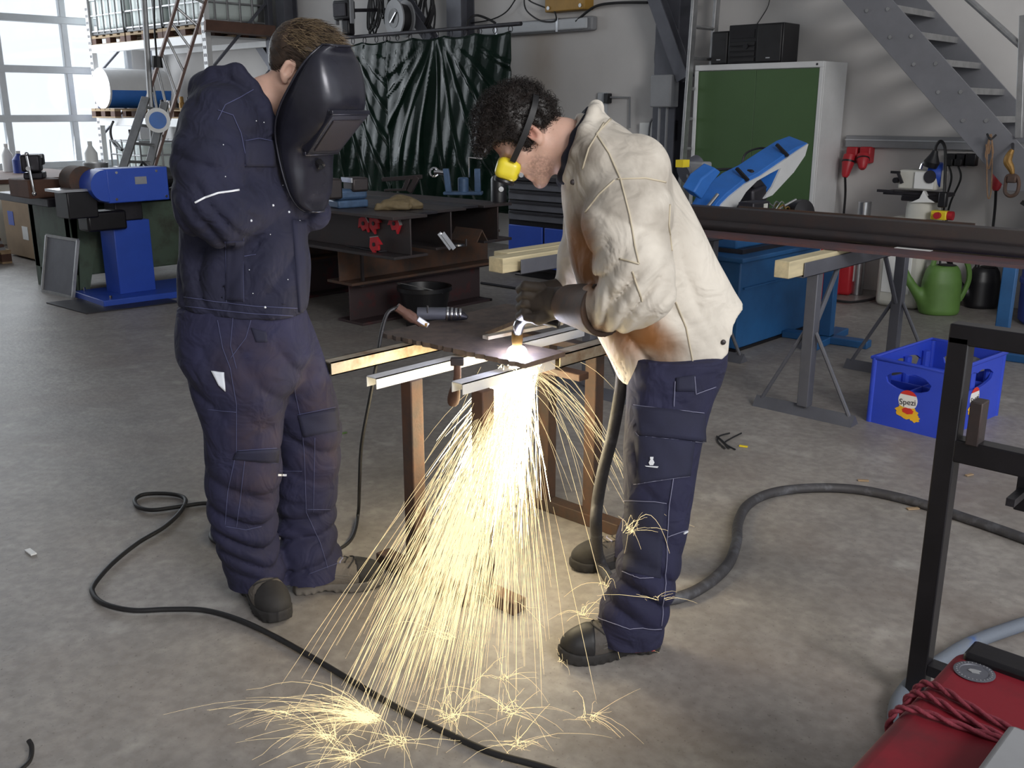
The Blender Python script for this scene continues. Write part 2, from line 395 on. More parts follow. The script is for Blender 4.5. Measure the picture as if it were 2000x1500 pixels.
# steel columns and braces of the hall
def hsec(b, p0, p1, w, h, up=(0, 1, 0), t=.015):
    p0 = Vector(p0); p1 = Vector(p1); x = (p1 - p0).normalized(); y = Vector(up); y = (y - x * y.dot(x)).normalized()
    b.bar(p0 + y * (h - t) / 2, p1 + y * (h - t) / 2, w, t, up); b.bar(p0 - y * (h - t) / 2, p1 - y * (h - t) / 2, w, t, up); b.bar(p0, p1, t, h - 2 * t, up); return b
for x, w, lab in ((-12.17, .2, 'grey steel hall column behind the pallet rack'), (-8.69, .24, 'grey steel hall column above the green welding curtain'), (-5.72, .26, 'dark grey steel hall column beside the leaning ladder and green cabinet')):
    hsec(MB(), (x, 8.38, 0), (x, 8.38, 5.6), w, .22).out('steel_column', 'steel_grey', label=lab, cat='column', group='hall columns')
def brace(p0, p1, lab): hsec(MB(), p0, p1, .13, .12).out('diagonal_brace', 'steel_grey', label=lab, cat='brace', group='diagonal hall braces')
a = PB(425, -40, 8.42); b_ = PB(520, 105, 8.42); brace(a, b_ + (b_ - a) * .15, 'grey diagonal steel brace running down behind the bowed head')
a = PB(770, -30, 8.2); b_ = PB(845, 80, 8.2); brace(a, b_, 'grey diagonal steel brace in front of the hanging cable reel')
a = PB(1262, -60, 8.2); b_ = PB(1332, 135, 8.2); brace(a, b_ + (b_ - a) * .1, 'grey diagonal steel brace meeting the column beside the leaning ladder')

# ================================================================ pallet rack on the left
rk = thing('pallet_rack', 'white steel pallet rack full of tanks and machine parts by the gate', 'rack', (-14.2, 7.8, 0))
for x in (-15.95, -12.5):
    for y in (7.3, 8.3):
        b = MB().box(x - .05, x + .05, y - .04, y + .04, 0, 3.3)
        b.out('upright', 'white_metal' if y < 8 else 'steel_grey', rk, .004)
        if y < 8:
            h = MB()
            for k in range(30): h.box(x + .012, x + .03, y - .044, y - .04, .15 + k * .1, .19 + k * .1); h.box(x - .03, x - .012, y - .044, y - .04, .15 + k * .1, .19 + k * .1)
            h.out('slot_holes', 'dark_steel', rk, kind='stuff')
    for z0, z1 in ((.3, 1.2), (1.2, 2.1), (2.1, 3.0)): MB().bar((x, 7.34, z0), (x, 8.26, z1), .04, .03).out('side_brace', 'steel_grey', rk)
for z in (.14, 1.38, 2.48):
    MB().box(-15.9, -12.55, 7.26, 7.34, z - .06, z + .06).out('front_beam', 'white_metal', rk, .006)
    MB().box(-15.9, -12.55, 8.26, 8.34, z - .06, z + .06).out('rear_beam', 'white_metal', rk, .006)
    MB().box(-15.9, -12.55, 7.34, 8.26, z + .02, z + .05).out('shelf_panel', 'white_metal', rk)
def pallet(x, y, z, w=1.1, d=1.0, label='', group='pallets on the rack', rz=0):
    t = thing('wooden_pallet', label, 'pallet', (x, y, z), rz, group)
    for k in range(5): MB().box(-w / 2 + k * (w - .14) / 4, -w / 2 + k * (w - .14) / 4 + .14, -d / 2, d / 2, .12, .142).out('plank', 'pallet_wood', t, local=True)
    for yy in (-d / 2, -.05, d / 2 - .1):
        MB().box(-w / 2, w / 2, yy, yy + .1, .1, .12).out('plank', 'pallet_wood', t, local=True); MB().box(-w / 2, w / 2, yy, yy + .1, 0, .02).out('plank', 'pallet_wood', t, local=True)
        for k in (-w / 2, -.07, w / 2 - .14): MB().box(k, k + .14, yy, yy + .1, .02, .1).out('block', 'dark_wood', t, local=True)
    return t
def ibc(x, y, z, w, d, h, label, m='ibc_plastic'):
    t = thing('tank_container', label, 'tank', (x, y, z), 0, 'caged liquid tanks')
    b = MB().box(-w / 2 + .04, w / 2 - .04, -d / 2 + .04, d / 2 - .04, .05, h - .05); b.out('bottle', m, t, .09, local=True, seg=4)
    MB().box(-w / 2, w / 2, -d / 2, d / 2, 0, .05).out('base', 'black_plastic', t, .01, local=True)
    for k in range(6):
        q = -w / 2 + k * w / 5
        for s in (-1, 1): MB().tube([(q, s * d / 2, .02), (q, s * d / 2, h)], .014, 6).out('cage_bar', 'zinc', t, local=True)
        q = -d / 2 + k * d / 5
        for s in (-1, 1): MB().tube([(s * w / 2, q, .02), (s * w / 2, q, h)], .014, 6).out('cage_bar', 'zinc', t, local=True)
    for k in range(5):
        z_ = .06 + k * (h - .08) / 4
        MB().tube([(-w / 2, -d / 2, z_), (w / 2, -d / 2, z_), (w / 2, d / 2, z_), (-w / 2, d / 2, z_)], .014, 6, closed=True).out('cage_ring', 'zinc', t, local=True)
    return t
for k, (x, m_) in enumerate(((-15.35, 'ibc_plastic'), (-14.2, 'ibc_plastic'), (-13.08, 'ibc_plastic'))):
    pl = ('first', 'middle', 'last')[k]
    pallet(x, 7.78, 2.53, label=('pallet nearest the gate on the top rack shelf', 'middle pallet on the top rack shelf', 'pallet farthest from the gate on the top rack shelf')[k])
    ibc(x, 7.78, 2.675, 1.06, .98, 1.0, ('caged white tank nearest the gate on the top shelf', 'middle caged white tank on the top rack shelf', 'caged white tank on the top shelf behind the ladders')[k], m_)
ibc(-15.3, 7.8, .2, 1.0, .9, .9, 'caged white tank low in the rack below the lying drum')
pallet(-15.55, 7.72, 1.44, .8, 1.1, 'light wooden pallet under the lying blue and white drum')
pallet(-13.6, 7.78, 1.44, 1.4, 1.0, 'long pallet loaded with dark machine parts on the middle shelf')
c = PB(196, 165, 7.2)
t = thing('lying_drum', 'blue and white steel drum lying on a pallet in the rack', 'drum', (-15.55, 7.7, 1.585))
def drum_half(lo_, hi_, m_, nm):
    b = MB(); n = 14; R_ = .3; z0 = .3; pts = []
    for k in range(n + 1): an = lo_ + (hi_ - lo_) * k / n; pts.append((R_ * math.cos(an), R_ * math.sin(an) + z0))
    vs = [(x, -.5, z) for x, z in pts] + [(x, .5, z) for x, z in pts]; b.add(vs, [(k, k + 1, k + n + 2, k + n + 1) for k in range(n)]); b.out(nm, m_, t, local=True)
drum_half(-.1, math.pi - .05, 'white_metal', 'upper_shell'); drum_half(math.pi - .05, 2 * math.pi - .1, 'blue_saw', 'lower_shell')
MB().lathe([(.295, 0), (.312, .0), (.312, .03), (.295, .03)], (0, -.52, .3), (0, 1, 0)).out('rim', 'white_metal', t, local=True)
MB().lathe([(.28, 0), (.285, .02)], (0, -.505, .3), (0, 1, 0)).out('lid', 'cream', t, local=True)
MB().box(-.07, .03, -.51, -.507, .3, .4).out('red_label', 'red_plastic', t, local=True); MB().box(-.04, .04, -.512, -.507, .08, .16).out('dark_label', 'black_plastic', t, local=True)
# loose machine parts in the rack
for k in range(8):
    x = -14.1 + k * .19; y = 7.42; r = random.uniform(.04, .06); h = random.uniform(.1, .22)
    m_ = ('dark_steel', 'bright_steel', 'mill_steel', 'oily_brass')[k % 4]
    MB().lathe([(r, 0), (r, h * .45), (r * .7, h * .5), (r * .7, h * .9), (r * .5, h)], (x, y, 1.585), n=14).out('pipe_fitting', m_, label=('first', 'second', 'third', 'fourth', 'fifth', 'sixth', 'seventh', 'last')[k] + ' pipe fitting from the lying drum on the long rack pallet', cat='fitting', group='pipe fittings on the rack')
b = MB()
sp = spline([(-13.5 + .16 * math.cos(a) * (1 + .15 * math.sin(3 * a)), 7.95 + .12 * math.sin(a), 1.61 + .02 * a) for a in np.arange(0, 13, .5)], 4); b.tube(sp, .016, 6); b.out('coiled_hose', 'black_rubber', label='black hose coil lying on the rack behind the ladders', cat='hose')
MB().bar(PB(400, 50, 7.1), PB(535, 62, 7.9), .3, .13).out('timber_beam', 'dark_wood', label='dark brown timber beam on the right end of the rack', cat='beam')
# hose and drum under middle shelf
b = MB(); c = PB(235, 262, 7.2); b.tube(spline([c + Vector((.33 * math.cos(a), 0, .23 * math.sin(a))) for a in np.linspace(2.2, 6.6, 10)], 4), .02, 6); b.tube(spline([c + Vector((-.3, 0, -.1)), c + Vector((-.15, 0, -.14)), c + Vector((.05, -.03, -.24))], 5), .02, 6)
b.out('hanging_hose', 'black_rubber', label='dark hose loop hanging below the middle rack shelf', cat='hose')
# ---------------------------------------------------------------- ladders left
TALL = 1
def ladder(pts, n, m_, label, w=.07, t=.03, rung='zinc', group='ladders leaning by the rack'):
    (a0, a1), (b0, b1) = pts; a0, a1, b0, b1 = map(Vector, (a0, a1, b0, b1))
    lo = min((a0, a1, b0, b1), key=lambda v: v.z)
    t_ = thing('ladder', label, 'ladder', ((a1 + b1) / 2).to_tuple(), 0, group); s = (b0 - a0).normalized()
    MB().bar(a0, a1, t, w, s.cross(a1 - a0)).out('stringer', m_, t_, .004); MB().bar(b0, b1, t, w, s.cross(b1 - b0)).out('stringer', m_, t_, .004)
    for k in range(n): f = (k + .5) / n; MB().cyl(a0.lerp(a1, f), b0.lerp(b1, f), .016, 8).out('rung', rung, t_)
    return t_
ladder(((PD(366, -60, 12.2), PD(284, 205, 11.7)), (PD(420, -60, 12.4), PD(296, 345, 11.5))), 9, 'brown_ladder', 'tall brown ladder leaning against the pallet rack')
def tofloor(a, b): a = Vector(a); b = Vector(b); return b + (b - a) * (b.z / (a.z - b.z))
sl = ladder(((PD(285, 190, 10.9), tofloor(PD(285, 190, 10.9), PD(228, 365, 10.4))), (PD(322, 200, 11.3), tofloor(PD(322, 200, 11.3), PD(285, 350, 10.9)))), 9, 'zinc', 'short aluminium stepladder standing before the pallet rack', .09)
b = MB().cyl(PD(279, -40, 11.2), PD(299, 285, 11.2), .032, 10); b.out('steel_pole', 'zinc', label='slim upright steel pole in front of the pallet rack', cat='pole')
t = thing('hanging_plug_cable', 'black cable with plug hanging down before the rack', 'cable', PD(307, 128, 11).to_tuple())
MB().tube([PD(300, -40, 11), PD(302, 60, 11), PD(306, 112, 11)], .011, 6).out('cord', 'black_rubber', t); MB().cyl(PD(306, 110, 11), PD(307, 132, 11), .05, 10, .065).out('plug', 'black_plastic', t)
p = PD(308, 235, 10.9)
t = thing('cable_disc', 'white and blue round disc hanging on the steel pole', 'disc', p.to_tuple()); MB().lathe([(.0, 0), (.13, 0), (.13, .03), (.0, .03)], p, (.9, -.4, 0)).out('disc', 'white_plastic', t); MB().lathe([(.0, .03), (.09, .03), (.09, .035), (0, .035)], p, (.9, -.4, 0)).out('hub', 'blue_saw', t)
# ================================================================ left workplace
t = thing('workbench', 'green steel workbench with dark plate top behind the belt sander', 'workbench', (-8.9, 4.4, 0))
MB().box(-9.3, -8.45, 3.5, 5.3, .17, .76).out('body', 'bin_green', t, .01); MB().box(-9.42, -8.35, 3.3, 5.4, .78, .85).out('top', 'dark_steel', t, .006)
for x in (-9.25, -8.5):
    for y in (3.55, 5.25): MB().box(x - .05, x + .05, y - .05, y + .05, 0, .78).out('leg', 'bin_green', t)
MB().prism([PA(150, 425, -8.43), PA(193, 425, -8.43), PA(172, 578, -8.43), PA(155, 578, -8.43)], (.02, 0, 0)).out('gusset', 'bin_green', t)
def vise(name, c, rz, m_, label, s=1.0, m2='dark_steel'):
    t = thing(name, label, 'vise', c, rz, 'bench vises')
    k = lambda *a: MB().box(*[q * s for q in a])
    k(-.11, .11, -.07, .07, 0, .05).out('base', m_, t, .01 * s, local=True); k(-.1, .12, -.05, .05, .05, .12).out('body', m_, t, .02 * s, local=True)
    k(.0, .12, -.07, .07, .1, .19).out('fixed_jaw', m2, t, .015 * s, local=True); k(-.17, -.07, -.07, .07, .06, .19).out('moving_jaw', m2, t, .015 * s, local=True)
    k(-.01, 0, -.07, .07, .16, .19).out('jaw_plate', 'bright_steel', t, local=True); MB().cyl((-.28 * s, 0, .09 * s), (0, 0, .09 * s), .018 * s, 10).out('spindle', 'bright_steel', t, local=True)
    MB().cyl((-.27 * s, 0, .2 * s), (-.27 * s, -.02 * s, -.1 * s), .01 * s, 8).out('handle_bar', 'chrome', t, local=True)
    for e in (.2, -.1): MB().sph((-.27 * s, 0 if e > 0 else -.02 * s, e * s), .017 * s, 6).out('handle_knob', 'chrome', t, local=True)
    return t
c = PG(72, 352, 1.0)
MB().box(-8.86, -8.44, 3.2, 3.5, .85, 1.0).out('wooden_block', 'dark_wood', bev=.01, label='dark wooden block under the old vise on the workbench', cat='block')
vise('bench_vise', (-8.66, 3.35, 1.0), math.radians(150), 'dark_steel', 'old dark bench vise on a wooden block beside the blue sander', 1.05)
# belt sander
t = thing('belt_sander', 'blue pedestal belt grinder with steel plate on its side', 'grinder', (-7.95, 3.85, 0))
MB().prism([(-8.42, 3.45, 0), (-7.78, 3.42, 0), (-7.72, 4.35, 0), (-8.4, 4.4, 0)], (0, 0, .055)).out('base_plate', 'blue_machine', t, .006)
MB().box(-8.24, -7.98, 3.66, 3.98, .05, .66).out('pedestal', 'blue_machine', t, .006); MB().box(-8.2, -8.0, 3.7, 3.94, .66, .83).out('neck', 'dark_steel', t, .01)
MB().box(-8.0, -7.78, 3.56, 4.08, .83, 1.1).out('housing', 'blue_machine', t, .008); MB().cyl((-7.995, 3.55, .97), (-7.785, 3.55, .97), .125, 24).out('wheel_cover', 'blue_machine', t)
MB().box(-8.2, -8.0, 3.5, 4.08, .9, 1.08).out('belt_unit', 'black_rubber', t, .01); MB().cyl((-8.2, 3.47, 1.0), (-8.0, 3.47, 1.0), .12, 20).out('contact_wheel', 'rust_steel', t)
MB().box(-8.12, -7.86, 3.2, 3.44, .93, .95).out('tool_rest', 'bright_steel', t); MB().box(-8.1, -7.86, 3.26, 3.5, .72, .93).out('rest_bracket', 'black_paint', t, .01); MB().box(-8.1, -7.9, 3.42, 3.75, .6, .76).out('chip_tray', 'black_paint', t, .02)
MB().box(-7.781, -7.776, 3.79, 3.89, .97, 1.03).out('type_plate', 'bright_steel', t)
for y, z in ((3.64, 1.07), (3.98, 1.07), (3.62, .86), (4.05, .86)): MB().cyl((-7.78, y, z), (-7.772, y, z), .011, 8).out('screw', 'chrome', t)
for x, y in ((-7.82, 3.5), (-7.8, 4.28), (-8.36, 3.52)): MB().cyl((x, y, .055), (x, y, .085), .012, 6).out('bolt', 'chrome', t)
t = thing('framed_sheet', 'grey sheet panel in an aluminium frame leaning on the workbench', 'panel', (-8.6, 3.36, 0))
q = [PG(83, 570), PG(143, 584)]; up = Vector((0, .1, .48)); a0, b0 = q
MB().prism([a0 + Vector((0, 0, .005)), b0 + Vector((0, 0, .005)), b0 + up, a0 + up], (0, .012, 0)).out('sheet', 'steel_grey', t)
for e0, e1 in ((a0, b0), (b0, b0 + up), (b0 + up, a0 + up), (a0 + up, a0)): MB().bar(e0 + Vector((0, 0, .012)), e1 + Vector((0, 0, .012)), .02, .025).out('frame_bar', 'zinc', t)
MB().prism([(-8.31, 3.17, .001), (-7.62, 3.2, .001), (-7.52, 3.95, .001), (-8.2, 3.98, .001)], (0, 0, .008)).tex(lambda v: v).out('floor_plate', 'dark_steel', label='thin steel plate on the floor before the belt grinder', cat='plate')
def gas(c, label, m_, h=1.35, r=.115):
    t = thing('gas_cylinder', label, 'cylinder', c, 0, 'gas cylinders'); MB().lathe([(r, 0), (r, h * .82), (r * .8, h * .9), (r * .35, h * .95), (r * .3, h)], n=20).out('bottle', m_, t, local=True)
    MB().lathe([(.045, h), (.045, h + .12), (.03, h + .15)], n=12).out('valve_cap', 'mill_steel', t, local=True)
gas((-7.75, 4.95, 0), 'dark gas cylinder behind the helmeted worker beside the workbench', 'black_paint', 1.0); gas((-8.02, 5.2, 0), 'dark gas cylinder half hidden next to the workbench', 'dark_steel', .95)
# cardboard box, pallet, far shelf with bottles
t = thing('cardboard_box', 'open brown cardboard box on the floor by the workbench', 'box', (-10.9, 4.45, 0))
MB().box(-11.5, -10.6, 4.05, 4.75, .02, .62).out('carton', 'cardboard', t, .01); MB().box(-11.45, -10.65, 4.1, 4.7, .62, .64).out('paper_sheet', 'white_plastic', t); MB().box(-11.35, -11.2, 4.046, 4.05, .35, .5).out('blue_label', 'blue_machine', t); MB().box(-11.0, -10.85, 4.046, 4.05, .22, .36).out('white_label', 'white_plastic', t)
pallet(-11.35, 3.5, 0, 1.0, .7, 'worn pallet with flat boards at the left picture edge', 'floor pallets')
for k in range(5): MB().box(-11.8 + .02 * k, -10.85 - .03 * k, 3.15, 3.8, .143 + k * .03, .17 + k * .03).out('sheet_board', 'dark_wood' if k % 2 else 'grey_plastic', label=('lowest', 'second lowest', 'middle', 'second highest', 'topmost')[k] + ' flat board stacked on the worn pallet at the left edge', cat='board', group='boards on the floor pallet')
t = thing('side_counter', 'pale low counter under the gate windows at far left', 'counter', (-13.5, 4.6, 0)); MB().box(-14.2, -12.4, 4.0, 5.6, .0, .72).out('cabinet', 'cream', t, .01); MB().box(-14.3, -12.3, 3.9, 5.7, .72, .77).out('top', 'dark_wood', t, .006)
def bottle(c, label, m_, h=.28, r=.05, m2='white_plastic'):
    t = thing('bottle', label, 'bottle', c, 0, 'bottles by the gate'); MB().lathe([(r, 0), (r, h * .6), (r * .45, h * .8), (r * .3, h * .88)], n=14).out('body', m_, t, local=True); MB().lathe([(r * .36, h * .88), (r * .36, h)], n=10).out('cap', m2, t, local=True)
c = PD(17, 330, 13.2); bottle((c.x, c.y, .77), 'white spray bottle on the counter at far left', 'white_plastic', .36, .07); c = PD(39, 330, 12.9); bottle((c.x, c.y, .77), 'blue and white bottle beside the old vise', 'blue_drum', .28, .08)
c = PD(178, 305, 11.2); bottle((c.x, c.y, .9), 'white bottle behind the blue belt grinder', 'white_plastic', .32, .07)
b = MB().box(c.x - .22, c.x + .3, c.y - .1, c.y + .35, 0, .9); b.out('low_cabinet', 'steel_grey', bev=.01, label='grey low cabinet carrying a white bottle near the rack', cat='cabinet')
for k, (px, lab, m_) in enumerate(((10, 'white rag bundle on the far left counter', 'white_plastic'), (26, 'dark rag bundle on the far left counter', 'black_rubber'))):
    c = Vector((-12.55 - .5 * k, 4.25, 0)); b = MB().sph((c.x, c.y, .825), (.22, .15, .05), 10); b.tex(lambda v: v + Vector((0, 0, .015 * math.sin(v.x * 31 + v.y * 17)))).out('rag', m_, label=lab, cat='rag')
t = thing('paint_bucket', 'grey steel bucket behind the belt grinder', 'bucket', (-9.05, 4.05, .85)); MB().lathe([(.0, .0), (.09, 0), (.11, .24), (.1, .24), (.085, .02), (0, .02)], n=20, cap=False).out('shell', 'zinc', t, local=True); MB().tube([(.11 * math.cos(a), 0, .22 - .12 * math.sin(a)) for a in np.linspace(0, math.pi, 9)], .004, 6).out('handle', 'zinc', t, local=True)
t = thing('black_bag', 'black bag lying on the bench behind the grinder', 'bag', (-8.8, 4.5, .85)); MB().sph((0, 0, .09), (.28, .17, .1), 12).tex(lambda v: v + Vector((0, 0, .02 * math.sin(v.x * 24) * (v.z > .05)))).out('sack', 'black_rubber', t, local=True); MB().tube([(-.15, -.1, .15), (0, -.12, .24), (.15, -.1, .15)], .012, 6).out('strap', 'black_rubber', t, local=True)
MB().bar((-9.65, 2.95, .95), (-9.35, 3.15, .9), .03, .03).tex(lambda v: v).out('crank_handle', 'dark_steel', label='black crank handle sticking out left of the old vise', cat='handle')
t = thing('red_tin', 'small red tool case on the bench behind the stepladder foot', 'case', (-8.95, 5.1, .85)); MB().box(-.1, .1, -.12, .12, 0, .11).out('case', 'red_plastic', t, .012, local=True); MB().tube([(-.05, 0, .11), (-.04, 0, .15), (.04, 0, .15), (.05, 0, .11)], .008, 6).out('handle', 'black_plastic', t, local=True)
# ================================================================ rear wall: curtain, lamps, cables
def curtain(x0, x1, z0, z1, y, label, gather, seed):
    nx, nz = 150, 70; r = random.Random(seed); ph = [r.uniform(0, 6.28) for _ in range(6)]; vs = []
    for j in range(nz + 1):
        v = j / nz; z = z1 + (z0 - z1) * v
        for i in range(nx + 1):
            u = i / nx; gx = gather
            du = u - gx; rad = math.atan2(du, v + .06) if gx is not None else u
            w = .007 * math.sin(rad * 13 + ph[0] + 1.5 * math.sin(v * 5 + ph[4])) * min(1, v * 4 + .2) + .02 * (max(0, math.sin(rad * 29 + ph[1] + 2.5 * math.sin(v * 4 + ph[5]))) ** 5) * min(1, v * 5) + .012 * math.sin(u * 13 + ph[2]) + .004 * math.sin(u * 60 + v * 14 + ph[3])
            sag = .03 * abs(math.sin(u * math.pi * 4)) * (1 - v)
            vs.append((x0 + (x1 - x0) * u, y - w, z - sag))
    W_ = nx + 1; n = len(vs); b = MB(); fs = []
    for j in range(nz):
        for i in range(nx): fs.append((j * W_ + i, j * W_ + i + 1, (j + 1) * W_ + i + 1, (j + 1) * W_ + i))
    b.add(vs, fs); t = thing('welding_curtain', label, 'curtain', ((x0 + x1) / 2, y, z0), 0, 'green welding curtains')
    o = b.out('sheet', 'tarp', t, smooth=180); so = o.modifiers.new('thick', 'SOLIDIFY'); so.thickness = .004
    k = int((x1 - x0) / .22)
    for i in range(k + 1):
        x = x0 + (x1 - x0) * i / k; MB().tube([(x + .03 * math.cos(a), y, z1 + .015 + .035 * math.sin(a)) for a in np.linspace(0, 6.28, 9)[:-1]], .005, 5, closed=True).out('ring', 'dark_steel', t)
cz0, cz1 = .45, 2.36
cy_ = 7.9
c0, c1, c2 = PB(560, 90, cy_).x, PB(752, 85, cy_).x, PB(997, 65, cy_).x
curtain(c0, c1 + .02, cz0, cz1, cy_ + .04, 'dark green translucent welding curtain beside the dark face shield', .55, 3)
curtain(c1, c2, cz0, cz1, cy_, 'creased dark green welding curtain behind the goggled worker', .42, 5)
MB().cyl((c0 - .3, cy_, cz1 + .06), (PB(1018, 58, cy_).x, cy_, cz1 + .06), .022, 10).out('curtain_rail', 'dark_steel', label='dark steel pipe rail carrying the welding curtains', cat='rail')
# long damp-proof lamp
t = thing('strip_lamp', 'unlit grey strip lamp on the wall above the welding curtain', 'lamp', (-7.4, 8.42, 2.38))
lx0, lx1 = PB(935, 70, 8.4).x, PB(1156, 55, 8.4).x
MB().box(lx0, lx1, 8.4, 8.5, 2.36, 2.5).out('housing', 'grey_plastic', t, .02); MB().box(lx0 + .04, lx1 - .05, 8.37, 8.4, 2.375, 2.485).out('diffuser', 'pale_panel', t, .015)
for k in (0, 1): MB().box(lx0 + .3 + k * .9, lx0 + .33 + k * .9, 8.362, 8.42, 2.36, 2.5).out('clip', 'bright_steel', t)
# cable reel, hanging cables, work light above the curtain
c = PB(776, 36, 8.0)
t = thing('cable_reel', 'grey cable reel hanging on the wall above the curtain', 'reel', c.to_tuple())
MB().lathe([(.0, -.05), (.21, -.05), (.21, -.03), (.08, -.03), (.08, .1), (.21, .1), (.21, .12), (0, .12)], c, (0.15, 1, 0), 28, False).out('drum', 'grey_plastic', t)
MB().lathe([(0, -.06), (.11, -.055), (.11, -.05)], c, (.15, 1, 0), 20, False).out('hub', 'black_plastic', t); MB().bar(c + Vector((-.05, -.07, -.05)), c + Vector((.06, -.07, .06)), .015, .015).out('crank', 'bright_steel', t)
MB().lathe([(.16, -.03), (.17, .03), (.16, .1)], c, (.15, 1, 0), 24, False).out('wound_cable', 'black_rubber', t)
def hang(px, py0, py1, y, wd_, n, label, m_='black_rubber', r=.012):
    t = thing('hanging_cable', label, 'cable', PB(px, py1, y).to_tuple(), 0, 'cables hung on the rear wall'); rr = random.Random(px)
    for k in range(n):
        a = PB(px + rr.uniform(-5, 5), py0, y); bt = PB(px + rr.uniform(-wd_, wd_), py1 + rr.uniform(-14, 8), y); w = .06 + rr.uniform(0, .05)
        MB().tube(spline([a + Vector((-w * .3, 0, 0)), (a + bt) / 2 + Vector((-w, .02, 0)), bt + Vector((0, -.02, 0)), (a + bt) / 2 + Vector((w, 0, 0)), a + Vector((w * .3, 0, 0))], 6), r, 6).out('loop', m_, t)
    MB().cyl(PB(px, py0 + 3, y - .06), PB(px, py0 + 3, 8.5), .012, 8).out('peg', 'dark_steel', t)
hang(728, -25, 62, 8.3, 12, 6, 'bundle of black cables hung left of the reel'); hang(752, -30, 40, 8.3, 8, 4, 'short bundle of black cables touching the reel'); hang(838, -25, 66, 8.25, 14, 5, 'wide loops of black cable hung right of the reel'); hang(815, -40, 30, 8.35, 10, 3, 'thin cable loops hung above the grey brace')
c = PB(672, 20, 7.8)
t = thing('work_light', 'black square work light with grey frame above the bowed head', 'lamp', c.to_tuple())
R_ = Matrix.Rotation(math.radians(12), 3, 'Z')
MB().bc(c, .26, .12, .22, R=R_).out('body', 'black_plastic', t, .02); MB().bc(c + Vector((0, -.07, 0)), .2, .02, .16, R=R_).out('glass', 'dark_steel', t, .01); MB().bc(c + Vector((.04, .02, -.2)), .12, .12, .18, R=R_).out('ballast', 'black_paint', t, .02)
MB().bar(c + Vector((0, .05, 0)), c + Vector((0, .68, .05)), .04, .04).out('wall_arm', 'dark_steel', t)
for k in (-1, 1): MB().bc(c + Vector((.15 * k, 0, -.02)), .02, .06, .28, R=R_).out('bracket', 'grey_plastic', t)
# brown box with cables, upper right of the curtain
c = PB(1108, 8, 8.4)
t = thing('control_box', 'ochre metal control box high on the rear wall', 'box', (c.x, 8.4, c.z)); MB().bc(c + Vector((0, .03, .06)), .55, .16, .26).out('housing', 'yellow_box', t, .012)
for dx in (-.22, .22): MB().cyl(c + Vector((dx, -.06, -.03)), c + Vector((dx, -.03, -.03)), .02, 10).out('knob', 'bright_steel', t)
MB().tube(spline([PB(1265, 5, 8.42), PB(1200, 6, 8.42), PB(1160, 14, 8.4), PB(1125, 42, 8.38)], 8), .014, 8).out('wall_cable', 'black_rubber', label='thick black cable running from the brace to the ochre box', cat='cable', group='cables on the rear wall')
MB().tube(spline([PB(1078, 20, 8.36), PB(1040, 5, 8.36), PB(1025, -5, 8.36), PB(1028, 20, 8.36), PB(1055, 40, 8.36), PB(1085, 40, 8.36), PB(1082, 18, 8.36)], 8), .009, 6).out('wall_cable', 'black_rubber', label='thin black cable loop left of the ochre box', cat='cable', group='cables on the rear wall')
MB().tube(spline([PB(912, 60, 8.2), PB(915, 40, 8.2), PB(930, 30, 8.3), PB(955, 38, 8.35), PB(978, 52, 8.38)], 8), .014, 8).out('wall_cable', 'black_rubber', label='black cable arching onto the strip lamp', cat='cable', group='cables on the rear wall')
MB().tube(spline([PB(1012, -10, 8.45), PB(990, 22, 8.45), PB(960, 38, 8.45), PB(920, 45, 8.45)], 8), .007, 6).out('wall_cable', 'black_rubber', label='thin sagging wire above the strip lamp', cat='cable', group='cables on the rear wall')
# conduit outlet beside collar
c = PB(1187, 192, 8.45); t = thing('wall_outlet', 'small grey outlet with bent conduit above the worker\'s collar', 'outlet', c.to_tuple())
MB().bc(c, .05, .08, .1).out('socket', 'black_plastic', t, .005); MB().bc(c + Vector((-.09, .03, -.1)), .12, .04, .32).out('box', 'pale_panel', t, .008); MB().tube([PB(1192, 190, 8.46), PB(1230, 190, 8.46), PB(1230, 250, 8.46)], .01, 6).out('conduit', 'grey_plastic', t)
c = PB(1268, 265, 8.46); MB().bc(c, .22, .06, .26).out('white_wall_box', 'white_plastic', bev=.01, label='white box on the wall right of the worker\'s shoulder', cat='box')
c = PB(1298, 178, 8.18); t = thing('junction_box', 'grey junction box with conduits beside the hall column', 'box', c.to_tuple()); MB().bc(c, .24, .14, .3).out('housing', 'grey_plastic', t, .012)
for k, (dx, l) in enumerate(((-.05, .75), (.04, .6))): MB().cyl(c + Vector((dx, 0, -.14)), c + Vector((dx, 0, -.14 - l)), .013, 8).out('conduit', 'grey_plastic', t)
MB().tube(spline([PB(1285, 65, 8.45), PB(1281, 120, 8.45), PB(1290, 150, 8.4), PB(1320, 155, 8.35)], 8), .017, 8).out('wall_cable', 'black_rubber', label='black cable curving to the column above the junction box', cat='cable', group='cables on the rear wall')
c = PB(1305, 255, 8.4); t = thing('switch_box', 'dark switch box with bent conduit below the junction box', 'box', c.to_tuple()); MB().bc(c, .14, .14, .2).out('housing', 'dark_steel', t, .012); MB().tube(spline([c + Vector((-.1, 0, .1)), c + Vector((-.22, 0, .08)), c + Vector((-.24, 0, -.3))], 5), .012, 6).out('conduit', 'grey_plastic', t)
